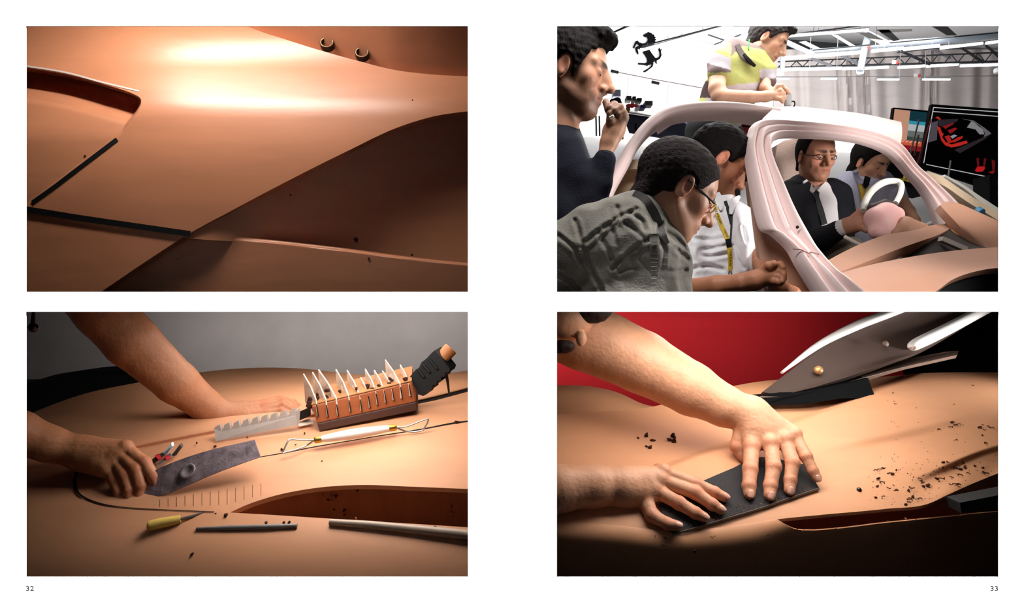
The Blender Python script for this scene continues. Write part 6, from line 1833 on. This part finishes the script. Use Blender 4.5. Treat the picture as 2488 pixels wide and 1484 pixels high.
    shapes = [('red_part', (214, 48, 40), [(1640, 1090), (1680, 1080), (1715, 1100), (1730, 1150), (1750, 1165), (1735, 1200), (1770, 1250), (1830, 1275), (1985, 1235), (2000, 1260), (1900, 1295), (1830, 1305), (1770, 1285), (1730, 1240), (1710, 1180), (1690, 1120), (1650, 1115)]),
              ('red_part', (214, 48, 40), [(1665, 1000), (1690, 985), (1720, 1010), (1725, 1060), (1745, 1075), (1725, 1090), (1705, 1050), (1700, 1015)]),
              ('red_part', (160, 30, 32), [(1740, 1090), (1840, 1045), (1860, 1060), (1770, 1115)]), ('red_part', (160, 30, 32), [(1790, 1130), (1870, 1100), (1890, 1115), (1820, 1165)]),
              ('red_part', (196, 38, 36), [(1760, 1190), (1810, 1180), (1830, 1240), (1900, 1200), (1950, 1185), (1940, 1215), (1870, 1250), (1800, 1262)]),
              ('grey_part', (150, 148, 150), [(1990, 1100), (2040, 1030), (2090, 1070), (2150, 1120), (2170, 1170), (2120, 1170), (2080, 1120)]), ('grey_part', (112, 108, 112), [(1940, 1010), (2060, 1030), (2180, 1110), (2240, 1160), (2180, 1215), (2150, 1225), (2180, 1160), (2120, 1080), (2040, 1035)]),
              ('grey_part', (88, 84, 92), [(1630, 1050), (1690, 1030), (1680, 1230), (1590, 1255)]), ('dark_part', (52, 42, 50), [(1690, 1020), (1900, 1010), (1890, 1040), (1740, 1090), (1700, 1080)]), ('dark_part', (50, 42, 48), [(2160, 1230), (2240, 1165), (1920, 1365), (1860, 1330)]),
              ('grey_part', (170, 168, 170), [(1820, 1190), (1860, 1172), (1890, 1185), (1840, 1215)])]
    for k_, (nm, c, pl) in enumerate(shapes):
        prism(nm, [g(*z2(x, y), 5 + k_ * 1.5) for x, y in pl][::-1], (0, 2, 0), grad('scr2_%d' % k_, c), t)
    z4 = lambda x, y: (1880 + x / 4.364, 380 + y / 4.364)
    for nm, c, pl in (('red_part', (214, 30, 34), [(2135, 150), (2160, 105), (2235, 105), (2240, 130), (2215, 160), (2150, 162)]), ('red_part', (150, 24, 28), [(2275, 165), (2330, 150), (2350, 155), (2320, 185)]), ('red_part', (110, 20, 24), [(2150, 20), (2175, 15), (2180, 100), (2160, 100)]), ('red_part', (110, 20, 24), [(2230, 20), (2255, 20), (2240, 100), (2222, 100)]), ('red_part', (110, 20, 24), [(2310, 30), (2350, 50), (2345, 140), (2320, 150)])):
        prism(nm, [g(*z4(x, y), 8) for x, y in pl][::-1], (0, 2, 0), grad('scr3_%d' % (c[0]), c), t)
    # poles, stand and orange box beside the screens
    for (a, b, r, c, lab) in (((2233, 290, 3900), (2211, 376, 3900), 7, (206, 204, 204), 'white pole leaning on the tall screen'), ((2232, 328, 3850), (2222, 378, 3850), 7, (176, 128, 84), 'wooden pole leaning on the tall screen'), ((2262, 290, 3800), (2230, 396, 3800), 6, (214, 60, 60), 'red and white pole beside the large screen'),
                              ((2310, 390, 3300), (2303, 436, 3300), 6, (200, 198, 196), 'thin white rod before the large screen')):
        tag(tube('leaning_pole', [W(*a), W(*b)], r, mat('pole_%d_%d' % (c[0], c[2]), c, .5), None, n=8), lab, 'pole')
    prism('orange_box', [W(2150, 356, 3700), W(2182, 386, 3700), W(2184, 402, 3700), W(2158, 396, 3700)][::-1], (0, 200, 0), mat('orange_card', (206, 128, 56), .7))
    tag(bpy.data.objects['orange_box'], 'orange box below the tall screen, partly behind the far pillar', 'box')
    prism('dark_cabinet', [W(2150, 396, 3650), W(2250, 396, 3650), W(2262, 470, 3650), W(2160, 440, 3650)][::-1], (0, 250, 0), mat('cab_dark', (22, 18, 22), .7))
    tag(bpy.data.objects['dark_cabinet'], 'dark cabinet base under the tall screen', 'cabinet')
    t = thing('yellow_stand', W(2196, 448, 3300), 'bright yellow stand base on the floor behind the steering wheel', 'stand')
    my = mat('stand_yellow', (238, 208, 60), .5)
    tube('post', [W(2200, 414, 3300), W(2196, 436, 3300)], 6, my, t, n=6)
    for b in ((2174, 434), (2216, 442), (2190, 446), (2204, 430)): tube('foot', [W(2196, 436, 3300), W(*b, 3260)], 7, my, t, n=6)
    # black clutter right of the far sill
    box('black_case', 2410, 470, 26, 40, 2900, M_black, 'black case in shadow at the right edge', 'case', 80)
    tag(organic('white_shoe', *(lambda b_: (b_[0], b_[1], b_[2]))(blob([[(2248, 548, 2100, 4), (2262, 542, 2100, 5), (2274, 544, 2100, 4)]], 8)), 8, mat('white_rag', (220, 214, 208), .8)), 'crumpled white rag by the cowl of the car', 'rag')
    tag(tube('blue_tape_roll', [W(2374, 512, 1780), W(2384, 518, 1760)], [24, 24], mat('blue_roll', (60, 132, 170), .5), None, n=18), 'blue tape roll lying on the far sill', 'tape roll')
    # steel cup on the roof
    t = thing('steel_cup', W(1914, 258, 2330), 'small glass cup with a black handle on the car roof', 'cup')
    s_ = S(2330)
    lathe('cup_body', [(0.1, 0), (8.5 * s_, 0), (9.5 * s_, 26 * s_), (8.6 * s_, 26 * s_), (7.8 * s_, 2 * s_), (0.1, 2 * s_)], W(1914, 258, 2330), (0, 0, 1), mat('cup_glass', (206, 208, 210), .15, .6, .3), t, n=20)
    tube('cup_handle', [W(1920, 248, 2330), W(1929, 246, 2330), W(1931, 254, 2330), W(1927, 261, 2330)], 4, M_black, t, n=8, steps=14)

hall()
